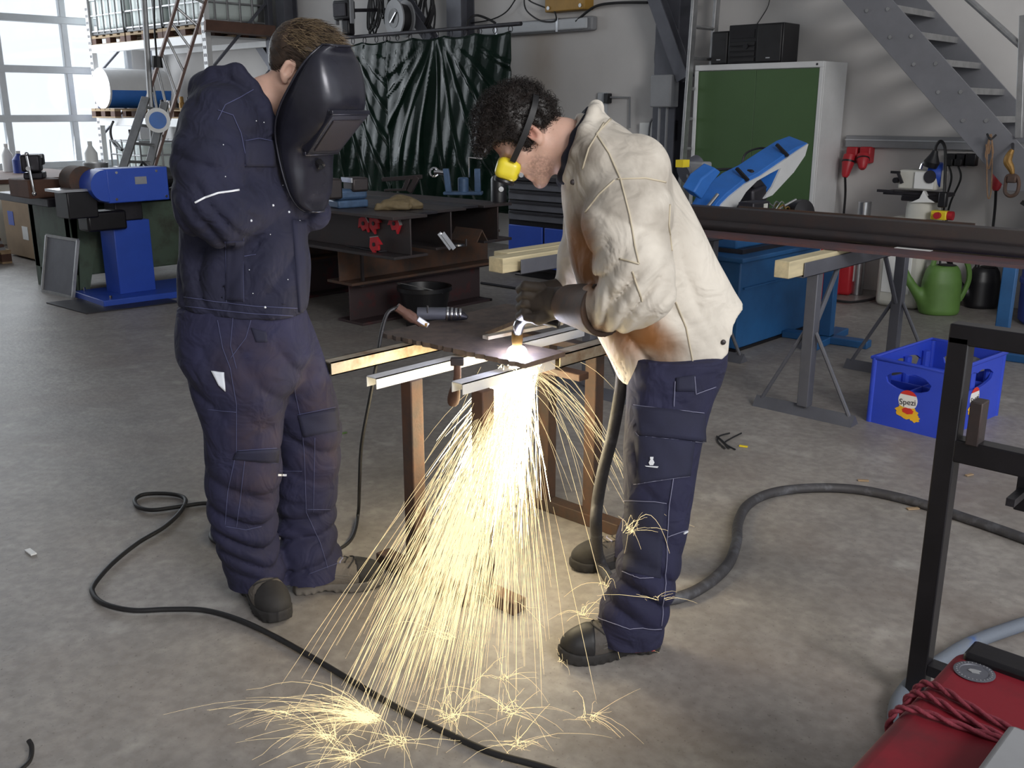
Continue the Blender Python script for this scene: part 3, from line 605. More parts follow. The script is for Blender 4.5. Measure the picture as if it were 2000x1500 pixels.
# ================================================================ welding table of heavy I-beams
tb_ = thing('beam_table', 'heavy welding table built of rusty steel I-beams', 'table', (-6.3, 4.8, 0))
def ibeam(b, p0, p1, h, w, tf=.02, tw=.013):
    p0 = Vector(p0); p1 = Vector(p1); z = Vector((0, 0, 1))
    b.bar(p0 + z * (h - tf / 2), p1 + z * (h - tf / 2), w, tf); b.bar(p0 + z * tf / 2, p1 + z * tf / 2, w, tf); b.bar(p0 + z * tf, p1 + z * tf, tw, 0) if 0 else None
    q = (p1 - p0).normalized(); b.bar(p0 + z * h / 2, p1 + z * h / 2, tw, h - 2 * tf); return b
for y, xe in ((4.27, -4.93), (4.78, -5.08), (5.28, -5.1)): ibeam(MB(), (-7.35, y, .6), (xe, y, .6), .28, .3).out('top_beam', 'mill_steel', tb_, .003)
ibeam(MB(), (-5.78, 4.3, .32), (-5.78, 5.85, .32), .28, .3).out('cross_beam', 'rust_steel', tb_, .003); ibeam(MB(), (-5.83, 4.42, 0), (-5.83, 5.8, 0), .32, .3).out('base_beam', 'red_primer', tb_, .003)
ibeam(MB(), (-7.05, 4.3, .32), (-7.05, 5.85, .32), .28, .3).out('cross_beam', 'rust_steel', tb_, .003); ibeam(MB(), (-7.05, 4.42, 0), (-7.05, 5.8, 0), .32, .3).out('base_beam', 'red_primer', tb_, .003)
MB().box(-5.68, -5.66, 4.42, 4.44, .3, .6).out('stiffener', 'mill_steel', tb_)
MB().box(-7.35, -5.05, 4.44, 4.62, .862, .879).out('plate', 'dark_steel', tb_); MB().box(-7.35, -5.15, 4.94, 5.12, .862, .879).out('plate', 'dark_steel', tb_)
TZ = .881
c = PB(680, 383, 4.36); vise('bench_vise', (c.x, 4.36, TZ), math.radians(80), 'blue_vise', 'worn blue and grey vise on the beam table next to the face shield', 1.1, 'mill_steel')
c = PG(905, 380, TZ); t = thing('pipe_vise', 'blue yoke pipe vise at the far end of the beam table', 'vise', (c.x, c.y, TZ), math.radians(40))
MB().box(-.16, .16, -.07, .07, 0, .025).out('base', 'blue_vise', t, .006, local=True); MB().lathe([(.045, .02), (.045, .13), (.035, .14)], n=16).out('anvil', 'blue_vise', t, local=True)
for s in (-1, 1): MB().prism([(s * .12 - .025, -.03, .02), (s * .12 + .025, -.03, .02), (s * .13 + .012, -.03, .21), (s * .13 - .035, -.03, .21)], (0, .06, 0)).out('yoke_arm', 'blue_vise', t, .006, local=True)
MB().tube([(-.13, 0, .17), (-.2, 0, .18), (-.24, 0, .18)], .02, 8).out('screw', 'chrome', t, local=True); MB().tube([(-.24 + .035 * math.cos(a), .035 * math.sin(a) * .3, .18 + .035 * math.sin(a)) for a in np.linspace(0, 6.28, 11)[:-1]], .009, 6, closed=True).out('ring_handle', 'chrome', t, local=True)
MB().tube([(.05, 0, .14), (.05, 0, .3), (.16, 0, .29)], .008, 6).out('rod', 'chrome', t, local=True)
c = PG(795, 375, TZ); t = thing('steel_clamp', 'grey steel clamp lying on the beam table', 'clamp', (c.x, c.y, TZ), math.radians(30))
MB().bar((-.22, 0, .1), (.14, 0, .13), .03, .035).out('bar', 'mill_steel', t, .004, local=True); MB().bar((.1, 0, .13), (.02, 0, .0), .04, .05).out('arm', 'mill_steel', t, .006, local=True); MB().bar((.02, 0, .12), (-.02, 0, .02), .04, .04).out('arm', 'mill_steel', t, .006, local=True); MB().bar((-.2, 0, .01), (.0, 0, .02), .05, .02).out('foot', 'mill_steel', t, .004, local=True)
t = thing('work_glove', 'crumpled tan leather glove on the edge of the beam table', 'glove', PG(778, 408, TZ).to_tuple())
gp = PG(778, 408, TZ)
def fglove(p):
    d = ell(p, (gp.x, gp.y, gp.z + .02), (.13, .11, .05)); d = smin(d, cap(p, (gp.x - .02, gp.y - .16, gp.z + .02), (gp.x, gp.y, gp.z + .03), .025, .05), .03)
    d = smin(d, cap(p, (gp.x + .1, gp.y + .12, gp.z + .02), (gp.x, gp.y, gp.z + .03), .04, .06), .03); return np.maximum(d + .016 * wob(p, 48, 4) + .006 * wob(p, 120, 9), gp.z + .001 - p[:, 2])
V, Q = nets(fglove, (gp.x - .25, gp.y - .25, gp.z - .02), (gp.x + .25, gp.y + .25, gp.z + .14), .007); finish('leather', V, Q, 'leather_glove', t, smooth=180)
def magnet(c, rot, label):
    t = thing('welding_magnet', label, 'magnet', c, 0, 'red arrow-shaped welding magnets'); R_ = Matrix.Rotation(rot, 3, 'Y')
    poly = [Vector(p) for p in ((-.055, 0, -.05), (-.03, 0, -.03), (.0, 0, -.055), (.03, 0, -.03), (.055, 0, -.05), (.055, 0, .02), (.0, 0, .06), (-.055, 0, .02))]
    MB().prism([R_ @ p for p in poly], (0, -.02, 0)).out('body', 'red_plastic', t, .002, local=True); MB().cyl(R_ @ Vector((0, -.021, 0)), R_ @ Vector((0, -.026, 0)), .014, 12).out('core', 'black_plastic', t, local=True)
    MB().prism([R_ @ Vector(p) for p in ((.0, 0, .06), (.055, 0, .02), (.058, 0, .024), (.003, 0, .066))], (0, -.021, 0)).out('edge_strip', 'zinc', t, local=True)
def onplane(px, py, y): p = PB(px, py, y); return p.to_tuple()
wy = 4.27 - .0075
magnet(onplane(714, 436, wy), .2, 'red magnet hanging leftmost under the table flange'); magnet(onplane(734, 436, wy), -.9, 'red magnet second from left under the table flange'); magnet(onplane(774, 436, wy), .5, 'red magnet nearest the beam end under the table flange')
c = PA(779, 482, -5.35); magnet((c.x + .14, 4.2, .675), -.8, 'red magnet standing on the lower flange of the beam')
for k in (0, 1):
    p0 = PG(880 + 7 * k, 486, .622); p1 = PA(857 + 7 * k, 455, p0.x - .03); MB().bar(p0, p1, .012, .03).out('steel_strip', 'bright_steel', label=('left', 'right')[k] + ' of two bright steel strips leaning in the beam table', cat='strip', group='bright steel strips')
c = PG(942, 472, .622); b = MB(); L_ = .28
b.prism([c + Vector((0, -.06, 0)), c + Vector((0, -.05, 0)), c + Vector((0, 0, .075)), c + Vector((0, .05, 0)), c + Vector((0, .06, 0)), c + Vector((0, 0, .09))], (-L_, 0, 0)); b.out('angle_iron', 'rust_steel', label='short rusty angle iron lying in the table beam', cat='angle iron')
c = PG(895, 480, .622); t = thing('steel_washer', 'small steel washer with bolt on the lower flange', 'washer', c.to_tuple()); MB().lathe([(.0, 0), (.035, 0), (.035, .012), (0, .012)], c).out('disc', 'bright_steel', t); MB().cyl(c + Vector((.05, .03, 0)), c + Vector((.05, .03, .05)), .008, 8).out('bolt', 'mill_steel', t)
c = PG(735, 488, .622); MB().prism([c + Vector((-.3, -.03, .001)), c + Vector((.1, -.06, .001)), c + Vector((.12, .02, .001)), c + Vector((-.25, .04, .001))], (0, 0, .006)).out('metal_scrap', 'dark_steel', label='thin flat metal scrap on the lower flange of the beam', cat='scrap')
t = thing('black_bucket', 'round black bucket on the floor behind the cut plate', 'bucket', (PG(826, 632, 0) + Vector((.06, -.03, 0))).to_tuple()); MB().lathe([(0, 0), (.14, 0), (.19, .27), (.205, .27), (.205, .3), (.185, .3), (.17, .22), (0, .2)], n=28, cap=False).out('shell', 'black_plastic', t, local=True); MB().tube([(.2 * math.cos(a), .2 * math.sin(a) - .0, .27 - .07 * math.sin(a)) for a in np.linspace(math.pi, 2 * math.pi, 12)], .004, 6).out('handle', 'zinc', t, local=True)
# steel rods lying beyond the table
for k, (p0, p1) in enumerate((((640, 508), (722, 520)), ((660, 545), (735, 545)), ((940, 555), (1010, 566)), ((935, 585), (960, 588)))):
    a, b_ = PG(*p0), PG(*p1); MB().cyl(a + Vector((0, 0, .012)), b_ + Vector((0, 0, .012)), .012, 8).out('steel_rod', 'dark_steel', label=('upper dark steel rod on the floor left of the table base', 'lower dark steel rod on the floor left of the table base', 'long steel rod on the floor behind the welding glove', 'short rod end on the floor beside the red base beam')[k], cat='rod', group='steel rods on the floor')
# tool cabinet
t = thing('tool_cabinet', 'dark drawer bench with blue lower doors behind the beam table', 'cabinet', (-6.0, 7.1, 0))
x0, x1 = PB(985, 440, 6.8).x, PB(1130, 440, 6.8).x
MB().box(x0, x1, 6.86, 7.5, .08, .92).out('body', 'black_paint', t, .008); MB().box(x0 + .03, x1 - .03, 6.92, 7.45, 0, .08).out('plinth', 'black_paint', t); MB().box(x0 - .03, x1 + .03, 6.8, 7.55, .92, .96).out('top', 'dark_steel', t, .006)
for k in range(4):
    d = MB().box(x0 + .02, x1 - .02, 6.835, 6.86, .55 + k * .095, .63 + k * .095).out('drawer', 'steel_grey', t, .004); MB().box(x0 + .05, x1 - .05, 6.815, 6.835, .612 + k * .095, .628 + k * .095).out('grip', 'dark_steel', d)
for k in range(2): MB().box(x0 + .02 + k * (x1 - x0) / 2, x0 - .01 + (k + 1) * (x1 - x0) / 2, 6.835, 6.86, .12, .5).out('door', 'blue_machine', t, .006)
c = PG(974, 394, .881); t = thing('black_canister', 'black round canister at the end of the beam table under the goggles', 'canister', c.to_tuple()); MB().lathe([(.06, 0), (.06, .17), (.05, .19), (.03, .2)], n=20).out('body', 'black_plastic', t, local=True); MB().lathe([(.025, .2), (.025, .225)], n=12).out('cap', 'black_paint', t, local=True); MB().cyl((.05, -.03, .1), (.07, -.045, .1), .02, 10).out('knob', 'chrome', t, local=True)
# ================================================================ cabinet, stereo, ladder
t = thing('steel_cabinet', 'tall grey steel cabinet with two dark green doors', 'cabinet', (-4.58, 8.27, 0))
cx0, cx1 = -5.21, -3.95; fy = 8.03
MB().box(cx0, cx1, fy + .01, 8.46, .0, 1.95).out('body', 'white_metal', t, .006)
MB().box(cx0, cx1, fy - .02, fy + .01, 1.9, 1.95).out('top_frame', 'white_metal', t, .004); MB().box(cx0, cx1, fy - .02, fy + .01, 0, .07).out('plinth', 'white_metal', t)
for x in (cx0, cx1 - .035): MB().box(x, x + .035, fy - .02, fy + .01, .07, 1.9).out('side_frame', 'white_metal', t, .004)
mid = (cx0 + cx1) / 2
MB().box(cx0 + .037, mid - .0015, fy - .012, fy + .008, .075, 1.895).out('door', 'cabinet_green', t, .003); MB().box(mid + .0015, cx1 - .037, fy - .012, fy + .008, .075, 1.895).out('door', 'cabinet_green', t, .003)
MB().cyl((cx1 - .06, fy - .022, 1.925), (cx1 - .06, fy - .02, 1.925), .01, 8).out('lock', 'black_plastic', t)
def speaker(x0, x1, y0, h, label, curved):
    t = thing('loudspeaker', label, 'speaker', ((x0 + x1) / 2, y0 + .15, 1.952), 0, 'stereo loudspeakers on the cabinet'); MB().box(x0, x1, y0 + .02, y0 + .3, 1.952, 1.952 + h).out('case', 'black_plastic', t, .008)
    MB().box(x0 + .01, x1 - .01, y0, y0 + .02, 1.96, 1.944 + h).out('grille', 'black_rubber', t, .012); MB().box((x0 + x1) / 2 - .02, (x0 + x1) / 2 + .02, y0 - .002, y0, 1.99, 2.0).out('badge', 'bright_steel', t)
q = [PB(px, 100, 8.1).x for px in (1387, 1422, 1478, 1541)]
speaker(q[0], q[1] - .005, 8.1, .29, 'small black loudspeaker left of the stereo unit', 0); speaker(q[2] + .005, q[3] - .05, 8.06, .33, 'black loudspeaker right of the stereo unit', 1)
t = thing('stereo_unit', 'black stereo unit between the loudspeakers on the cabinet', 'stereo', ((q[1] + q[2]) / 2, 8.25, 1.952)); MB().box(q[1], q[2], 8.1, 8.4, 1.952, 2.285).out('case', 'black_plastic', t, .006); MB().box(q[1] + .03, q[2] - .03, 8.095, 8.1, 2.17, 2.24).out('display', 'black_paint', t)
for k in range(4): MB().box(q[1] + .02, q[2] - .02, 8.09, 8.1, 1.97 + k * .045, 2.005 + k * .045).out('panel', 'black_rubber', t, .004)
MB().cyl(((q[1] + q[2]) / 2 + .04, 8.08, 2.1), ((q[1] + q[2]) / 2 + .04, 8.1, 2.1), .025, 14).out('volume_knob', 'black_paint', t)
MB().tube(spline([PB(1478, 48, 8.47), PB(1490, 30, 8.47), PB(1500, 12, 8.47), PB(1505, -10, 8.47)], 6), .004, 5).out('wall_cable', 'black_rubber', label='thin wire rising from the stereo along the wall', cat='cable', group='cables on the rear wall')
xt, xb = PB(1361, -30, 7.93).x, PB(1331, 330, 7.93).x
lt = ladder(((Vector((xt, 7.93, 2.95)), Vector((xb, 7.9, 0))), (Vector((xt, 8.3, 2.95)), Vector((xb, 8.27, 0)))), 11, 'zinc', 'aluminium ladder leaning between the column and the green cabinet', .03, .075, group='ladders leaning by the cabinet')
# ================================================================ wall installations on the right
t = thing('cable_duct', 'long grey cable duct along the wall above the red plugs', 'duct', (-2.4, 8.46, 1.26)); MB().box(-3.9, 1.5, 8.44, 8.499, 1.24, 1.34).out('channel', 'grey_plastic', t, .006); MB().box(-3.9, 1.5, 8.432, 8.44, 1.3, 1.31).out('lid_edge', 'pale_panel', t)
def plug(px0, py0, px1, py1, label, cord=None):
    a = PB(px0, py0, 8.4); b_ = PB(px1, py1, 8.34); t = thing('power_plug', label, 'plug', b_.to_tuple(), 0, 'red power plugs')
    MB().bc(a + Vector((0, .04, 0)), .1, .1, .14).out('socket', 'red_plastic', t, .012); d = (b_ - a); MB().lathe([(.052, 0), (.055, d.length * .3), (.045, d.length * .55), (.032, d.length * .9), (.02, d.length)], a + Vector((0, -.03, 0)), d, 16).out('plug_body', 'red_plastic', t)
    MB().lathe([(.058, d.length * .25), (.058, d.length * .33)], a + Vector((0, -.03, 0)), d, 16).out('collar', 'black_plastic', t)
    if cord: MB().tube(spline([b_ + Vector((0, -.03, .02))] + [Vector(q) for q in cord], 8), .011, 8).out('cord', 'black_rubber', t)
plug(1663, 303, 1653, 346, 'red power plug with black cord nearest the green cabinet', [PB(1651, 380, 8.4), PB(1647, 430, 8.42), PB(1645, 480, 8.42)])
plug(1689, 303, 1687, 330, 'short red power plug second from the cabinet')
plug(1957, 318, 1947, 372, 'red power plug with hanging cord below the stair foot', [PB(1943, 410, 8.4), PB(1935, 480, 8.42), PB(1932, 500, 8.42)])
c = PB(1981, 320, 8.42); MB().bc(c, .09, .12, .17).out('wall_socket', 'red_plastic', bev=.015, label='red wall socket beside the hanging load hook', cat='socket')
t = thing('socket_strip', 'row of black double sockets on the wall behind the lathe lamp', 'socket', PB(1880, 322, 8.45).to_tuple())
for k in range(3):
    a = PB(1860 + k * 18, 312, 8.46); MB().bc(a, .1, .07, .1).out('socket', 'black_plastic', t, .008)
    if k < 2:
        MB().bc(a + Vector((0, -.05, -.02)), .06, .06, .06).out('plug', 'black_rubber', t, .01); MB().tube(spline([a + Vector((0, -.06, -.05)), PB(1858 + k * 18, 350, 8.38), PB(1845 + k * 10, 400, 8.42), PB(1835 + k * 6, 470, 8.44)], 7), .009, 6).out('cord', 'black_rubber', t)
c = PB(1933, 268, 7.55)
t = thing('rope_loop', 'thin tan rope loops hanging from the staircase', 'rope', PB(1930, 390, 7.55).to_tuple())
for k, (w_, e) in enumerate(((6, 388), (9, 330), (5, 300))):
    MB().tube(spline([PB(1934, 262, 7.55), PB(1934 - w_, 300, 7.55), PB(1928 - k, e - 18, 7.55), PB(1931, e, 7.55), PB(1936, e - 18, 7.55), PB(1938 + k, 300, 7.55), PB(1936, 262, 7.55)], 6), .005, 6).out('loop', 'rope_tan', t)
MB().tube(spline([PB(1928, 262, 7.5), PB(1935, 272, 7.45), PB(1945, 264, 7.5)], 5), .008, 6).out('knot', 'black_rubber', t)
t = thing('load_hook', 'rusty steel load hook with ring hanging at the right edge', 'hook', PB(1974, 385, 7.4).to_tuple())
MB().tube(spline([PB(1978, 292, 7.4), PB(1972, 302, 7.4), PB(1968, 315, 7.4), PB(1974, 328, 7.4), PB(1978, 340, 7.4)], 6), [.012 + .016 * math.sin(k / 24 * 3.14) for k in range(25)], 10).out('hook', 'oily_brass', t)
MB().tube(spline([PB(x, y, 7.4) for x, y in ((1968, 344), (1985, 344), (1990, 360), (1985, 378), (1972, 383), (1963, 375), (1964, 358))], 5, closed=True), .013, 8, closed=True).out('ring', 'rust_steel', t); MB().bc(PB(1977, 350, 7.4), .06, .05, .05).out('swivel', 'rust_steel', t, .01)
MB().cyl(PB(1978, 294, 7.4), PB(1978, 280, 7.6), .01, 8).out('hanger', 'dark_steel', t)
# ================================================================ staircase
t = thing('staircase', 'grey open steel staircase descending along the rear wall', 'staircase', (-1.9, 8.0, 0))
sd = (PB(1950, 315, 7.6) - PB(1675, 0, 7.6)); sd.y = 0; p_top = PB(1720, -10, 7.6); sdn = sd.normalized(); nrm = Vector((-sdn.z, 0, sdn.x)); nrm = -nrm if nrm.z < 0 else nrm
base_ = PB(1800, 120, 7.6); base_.y = 0
def onstair(s_, n_, y): q = base_ + sdn * s_ + nrm * n_; q.y = y; return q
for y in (7.58, 8.38): MB().prism([onstair(-3.0, -.13, y), onstair(1.15, -.13, y), onstair(1.4, .13, y), onstair(-3.0, .13, y)], (0, .014, 0)).out('stringer', 'stair_grey', t, .003)
for y in (7.596, 8.364): MB().prism([onstair(1.0, -.12, y), onstair(1.0, -.12, y) + Vector((1.4, 0, 0)), onstair(1.0, -.12, y) + Vector((1.4, 0, .22)), onstair(1.0, -.12, y) + Vector((.2, 0, .22))], (0, .014, 0)).out('lower_stringer', 'stair_grey', t)
step = .2 / abs(sdn.z)
for k in range(-12, 6):
    c = onstair(.05 + k * step, .0, 7.6); tr = MB().box(c.x - .12, c.x + .13, 7.6, 8.38, c.z + .03, c.z + .045); tr.box(c.x + .12, c.x + .13, 7.6, 8.38, c.z - .0, c.z + .03); tr.box(c.x - .13, c.x - .12, 7.6, 8.38, c.z + .0, c.z + .03); tr.out('tread', 'zinc', t)
    for dx in (-.08, .08):
        MB().cyl((c.x + dx, 7.57, c.z + .015), (c.x + dx, 7.582, c.z + .015), .014, 8).out('bolt', 'zinc', t)
a = PB(1882, -10, 7.6); b_ = PB(1996, 92, 7.6)
MB().cyl(a + (a - b_), b_ + (b_ - a) * .12, .022, 10).out('handrail', 'zinc', t); MB().bar(PB(1990, 270, 7.58), PB(1999, 30, 7.58), .045, .045).out('rail_post', 'zinc', t, .004)
MB().bar(PB(2140, 330, 7.58), (PB(2140, 330, 7.58).x, 7.58, 0), .1, .1).out('support_post', 'stair_grey', t); MB().bar((PB(2140, 330, 7.58).x, 8.38, 1.1), (PB(2140, 330, 7.58).x, 8.38, 0), .1, .1).out('support_post', 'stair_grey', t)
# ================================================================ tool grinder
gx, gy = -3.05, 8.02
t = thing('tool_grinder', 'cream tool grinding machine on a white pedestal by the wall', 'machine', (gx, gy, 0))
def gp_(px, py, dy=0): return PB(px, py, gy - .15 + dy)
MB().box(gx - .2, gx + .16, gy - .19, gy + .2, 0.0, .72).out('pedestal', 'cream', t, .05, seg=4)
MB().lathe([(.13, .72), (.13, .8), (.12, .87)], (gx + .05, gy, 0)).out('column', 'cream', t)
MB().box(gx - .15, gx + .08, gy - .197, gy - .19, .12, .5).out('door', 'white_plastic', t, .003); MB().box(gx - .1, gx + .03, gy - .198, gy - .19, .58, .66).out('panel', 'grey_plastic', t)
c = gp_(1778, 395); MB().bc((c.x, c.y + .15, .91), .5, .2, .03).out('table', 'dark_steel', t, .004); MB().bc((c.x + .06, c.y + .1, .88), .3, .16, .05).out('slide', 'black_paint', t, .01)
c = gp_(1790, 352); MB().bc((c.x, gy - .02, c.z), .3, .24, .15).out('head', 'cream', t, .015); MB().bc((c.x + .06, gy - .15, c.z + .0), .15, .02, .13).out('cover_plate', 'white_plastic', t, .004)
c = gp_(1816, 345); MB().lathe([(.0, -.05), (.095, -.05), (.1, 0), (.095, .05), (0, .05)], (c.x, gy - .05, c.z + .01), (1, .3, 0), 24).out('wheel_guard', 'blue_machine', t); MB().lathe([(0, -.06), (.05, -.06), (.05, -.05)], (c.x + .02, gy - .12, c.z), (.2, 1, 0), 16).out('wheel', 'dark_steel', t)
a, b_ = gp_(1798, 330), gp_(1826, 328); MB().tube(spline([a, a + Vector((.02, 0, .05)), b_ + Vector((-.02, 0, .05)), b_], 6), .011, 8).out('grip', 'chrome', t)
a = gp_(1740, 336); MB().bar(a, gp_(1758, 337), .015, .02).out('crank', 'black_plastic', t); MB().bar(gp_(1754, 337), gp_(1762, 358), .02, .02).out('crank_arm', 'dark_steel', t)
MB().cyl(gp_(1750, 352) + Vector((0, -.02, 0)), gp_(1750, 352) + Vector((0, .05, 0)), .022, 14).out('eyepiece', 'black_plastic', t); MB().bar(gp_(1714, 372), gp_(1745, 374), .03, .02).out('stop_arm', 'dark_steel', t)
MB().prism([gp_(1776, 396), gp_(1825, 396), gp_(1812, 388), gp_(1803, 372), gp_(1795, 388)], (0, .06, 0)).out('bracket', 'white_plastic', t, .006)
MB().tube(spline([gp_(1843, 400), gp_(1846, 340), gp_(1846, 292), gp_(1838, 276), gp_(1829, 284), gp_(1826, 298)], 7), .012, 8).out('lamp_neck', 'black_rubber', t); a = gp_(1827, 294); b_ = gp_(1820, 316); MB().lathe([(.02, 0), (.03, .03), (.06, .09), (.05, .13), (.045, .12)], a, b_ - a, 18).out('lamp_shade', 'black_plastic', t); MB().bc(gp_(1842, 390), .06, .06, .12).out('lamp_foot', 'black_plastic', t, .01)
c = gp_(1836, 420); MB().bc(c, .12, .08, .07).out('switch_box', 'yellow_plastic', t, .008); MB().cyl(c + Vector((0, -.04, 0)), c + Vector((0, -.075, 0)), .026, 14).out('stop_button', 'red_plastic', t); MB().cyl(c + Vector((.06, 0, 0)), c + Vector((.1, 0, 0)), .035, 12).out('connector', 'red_plastic', t)
MB().tube(spline([c + Vector((.05, 0, -.03)), gp_(1850, 445), gp_(1838, 475), gp_(1836, 520)], 6), .01, 6).out('mains_cord', 'black_rubber', t); MB().cyl(gp_(1826, 436), gp_(1842, 438), .014, 8).out('knob', 'black_plastic', t)
p = PB(1685, 440, 8.2); MB().cyl((p.x, 8.2, 0), (p.x, 8.2, PB(1685, 393, 8.2).z), .055, 20).out('round_bar', 'bright_steel', bev=.004, label='polished round steel bar standing upright by the wall', cat='bar')
# watering cans
def watering(c, rz, m_, label, s=1.0):
    t = thing('watering_can', label, 'watering can', c, rz, 'watering cans'); k = .001 * 0 + s
    f = lambda p: smin(loft(p, [(.0, -.11 * s, .11 * s, 0, .085 * s), (.02 * s, -.12 * s, .12 * s, 0, .095 * s), (.2 * s, -.115 * s, .115 * s, 0, .09 * s), (.27 * s, -.1 * s, .1 * s, 0, .075 * s), (.3 * s, -.08 * s, .08 * s, 0, .06 * s)]), cap(p, (-.1 * s, 0, .07 * s), (-.2 * s, 0, .2 * s), .035 * s, .025 * s), .03 * s)
    g_ = lambda p: smin(f(p), cap(p, (-.2 * s, 0, .2 * s), (-.27 * s, 0, .34 * s), .022 * s, .016 * s), .015 * s)
    V, Q = nets(g_, (-.32 * s, -.13 * s, -.01), (.16 * s, .13 * s, .37 * s), .007 * s); finish('body', V, Q, m_, t, smooth=180, local=True)
    MB().tube(spline([(-.07 * s, 0, .27 * s), (-.05 * s, 0, .35 * s), (.04 * s, 0, .37 * s), (.13 * s, 0, .33 * s), (.165 * s, 0, .22 * s), (.13 * s, 0, .1 * s), (.1 * s, 0, .07 * s)], 6), .016 * s, 8).out('handle', m_, t, local=True)
    MB().lathe([(.0, .0), (.05 * s, 0), (.055 * s, .01), (0, .012)], (.02 * s, 0, .295 * s)).out('fill_opening', 'black_rubber', t, local=True); MB().lathe([(.02 * s, 0), (.024 * s, .03 * s), (.018 * s, .03 * s)], (-.265 * s, 0, .33 * s), (-.45, 0, .9), 12).out('spout_ring', m_, t, local=True)
c = PG(1832, 612); watering((c.x, c.y, 0), YAW, 'can_green', 'green plastic watering can on the floor by the grinder', 1.28)
c = PG(1915, 600); watering((c.x, c.y, 0), YAW, 'black_plastic', 'black watering can behind the green one', 1.1)
c = PG(1990, 632); t = thing('blue_barrel', 'blue plastic barrel at the right picture edge', 'barrel', (c.x + .22, c.y + .15, 0)); MB().lathe([(.24, 0), (.27, .03), (.28, .3), (.29, .31), (.29, .34), (.28, .35), (.28, .6), (.27, .72), (.2, .83), (.19, .86), (.17, .86), (.17, .84)], n=32).out('shell', 'blue_drum', t, local=True); MB().lathe([(0, .83), (.16, .83), (.16, .85), (0, .85)], n=24, cap=False).out('lid', 'black_plastic', t, local=True); MB().bar((-.2, -.1, .82), (-.33, -.12, .9), .02, .03).out('lever', 'black_plastic', t, local=True)
# red cans behind the trestle
def canister(c, w, d, h, rz, m_, label):
    t = thing('fuel_canister', label, 'canister', c, rz, 'red canisters behind the trestle'); MB().box(-w / 2, w / 2, -d / 2, d / 2, 0, h).out('body', m_, t, .03, local=True, seg=3); MB().lathe([(.03, h), (.03, h + .04)], (w * .25, 0, 0), n=12).out('cap', 'black_plastic', t, local=True); MB().tube([(-w * .3, 0, h - .005), (-w * .25, 0, h + .05), (w * .05, 0, h + .05), (w * .1, 0, h - .005)], .012, 6).out('handle', m_, t, local=True); MB().box(w / 2, w / 2 + .002, -d * .3, d * .3, h * .3, h * .7).out('label_sheet', 'white_plastic', t, local=True)
c = PG(1608, 580); canister((c.x, c.y, 0), .16, .3, .4, 0, 'red_plastic', 'red canister standing nearest the blue tank'); c = PG(1650, 572); canister((c.x, c.y, 0), .15, .28, .4, .2, 'red_plastic', 'red canister with white label right of the other')
c = PG(1690, 560); MB().lathe([(.06, 0), (.06, .42), (.04, .46), (.02, .5)], (c.x, c.y, 0)).out('oil_bottle', 'black_plastic', label='slim black bottle on the floor behind the trestle', cat='bottle')
MB().tube(spline([PG(1620, 585, .02), PG(1660, 590, .02), PG(1700, 585, .02), PG(1725, 575, .02)], 6), .012, 6).out('floor_cable', 'black_rubber', label='black cable on the floor behind the red canisters', cat='cable')
# ================================================================ blue band saw with tank
t = thing('band_saw', 'blue and white metal band saw with raised arm on a blue tank', 'saw', (-3.7, 6.15, 0))
def saw_tank():
    MB().box(-4.3, -3.22, 5.6, 6.72, .02, .6).out('tank', 'blue_tank', t, .01); MB().box(-4.33, -3.19, 5.57, 6.75, .6, .63).out('tank_rim', 'blue_tank', t, .006); MB().box(-4.2, -3.3, 5.75, 6.6, .63, .66).out('chip_tray', 'dark_steel', t)
    MB().box(-3.218, -3.205, 5.64, 6.68, .42, .43).out('seam', 'blue_tank', t); MB().box(-4.3, -3.22, 5.6, 6.72, 0, .02).out('skid', 'black_paint', t)
saw_tank()
def sp_(zx, zy, x=-3.55): return PA(1240 + zx / 2.632, zy / 2.632, x)
arm = [(405, 1115), (440, 1050), (480, 1010), (560, 945), (640, 905), (830, 775), (885, 740), (868, 800), (810, 885), (700, 1003), (655, 1022), (700, 960), (745, 862), (690, 890), (620, 930), (565, 985), (520, 1055), (490, 1115)]
ext = Vector((-.16, 0, .05)); P_ = [sp_(*q) for q in arm]
MB().prism([p + Vector((.012, 0, 0)) for p in P_], (-.014, 0, .002)).out('front_cover', 'white_metal', t)
arm2 = [(385, 1110), (425, 1040), (470, 995), (550, 930), (630, 890), (740, 815), (825, 760), (890, 735), (868, 800), (810, 885), (700, 1000), (680, 1000), (745, 862), (690, 890), (620, 930), (565, 985), (520, 1050), (490, 1110)]
MB().prism([sp_(*q) for q in arm2], ext).out('arm_frame', 'blue_saw', t, .006)
MB().prism([p + ext * .25 for p in [sp_(*q) for q in ((330, 1000), (370, 930), (440, 875), (470, 895), (420, 960), (370, 1040))]], ext * .6).out('drive_cover', 'blue_saw', t, .01)
for q in ((775, 780), (570, 905)):
    p = sp_(*q); MB().bar(p + Vector((.02, 0, -.03)), p + ext * .6 + Vector((.02, 0, .02)), .025, .02).out('latch', 'black_plastic', t)
MB().bar(sp_(670, 1010, -3.6), sp_(580, 900, -3.6), .05, .1).out('blade_guide', 'dark_steel', t, .01); MB().bar(sp_(600, 1090, -3.62), sp_(600, 960, -3.62), .2, .14).out('pivot_block', 'dark_steel', t, .02)
MB().cyl(sp_(360, 1080, -3.5), sp_(425, 1000, -3.5), .012, 8).out('lever', 'chrome', t)
a = sp_(250, 890, -3.95); MB().cyl(a, sp_(330, 850, -3.9), .08, 18).out('motor', 'steel_grey', t); MB().bc(sp_(330, 875, -3.85), .14, .12, .12).out('gearbox', 'grey_plastic', t, .015); MB().bc(sp_(245, 840, -3.85), .06, .08, .05).out('yellow_tag', 'yellow_plastic', t)
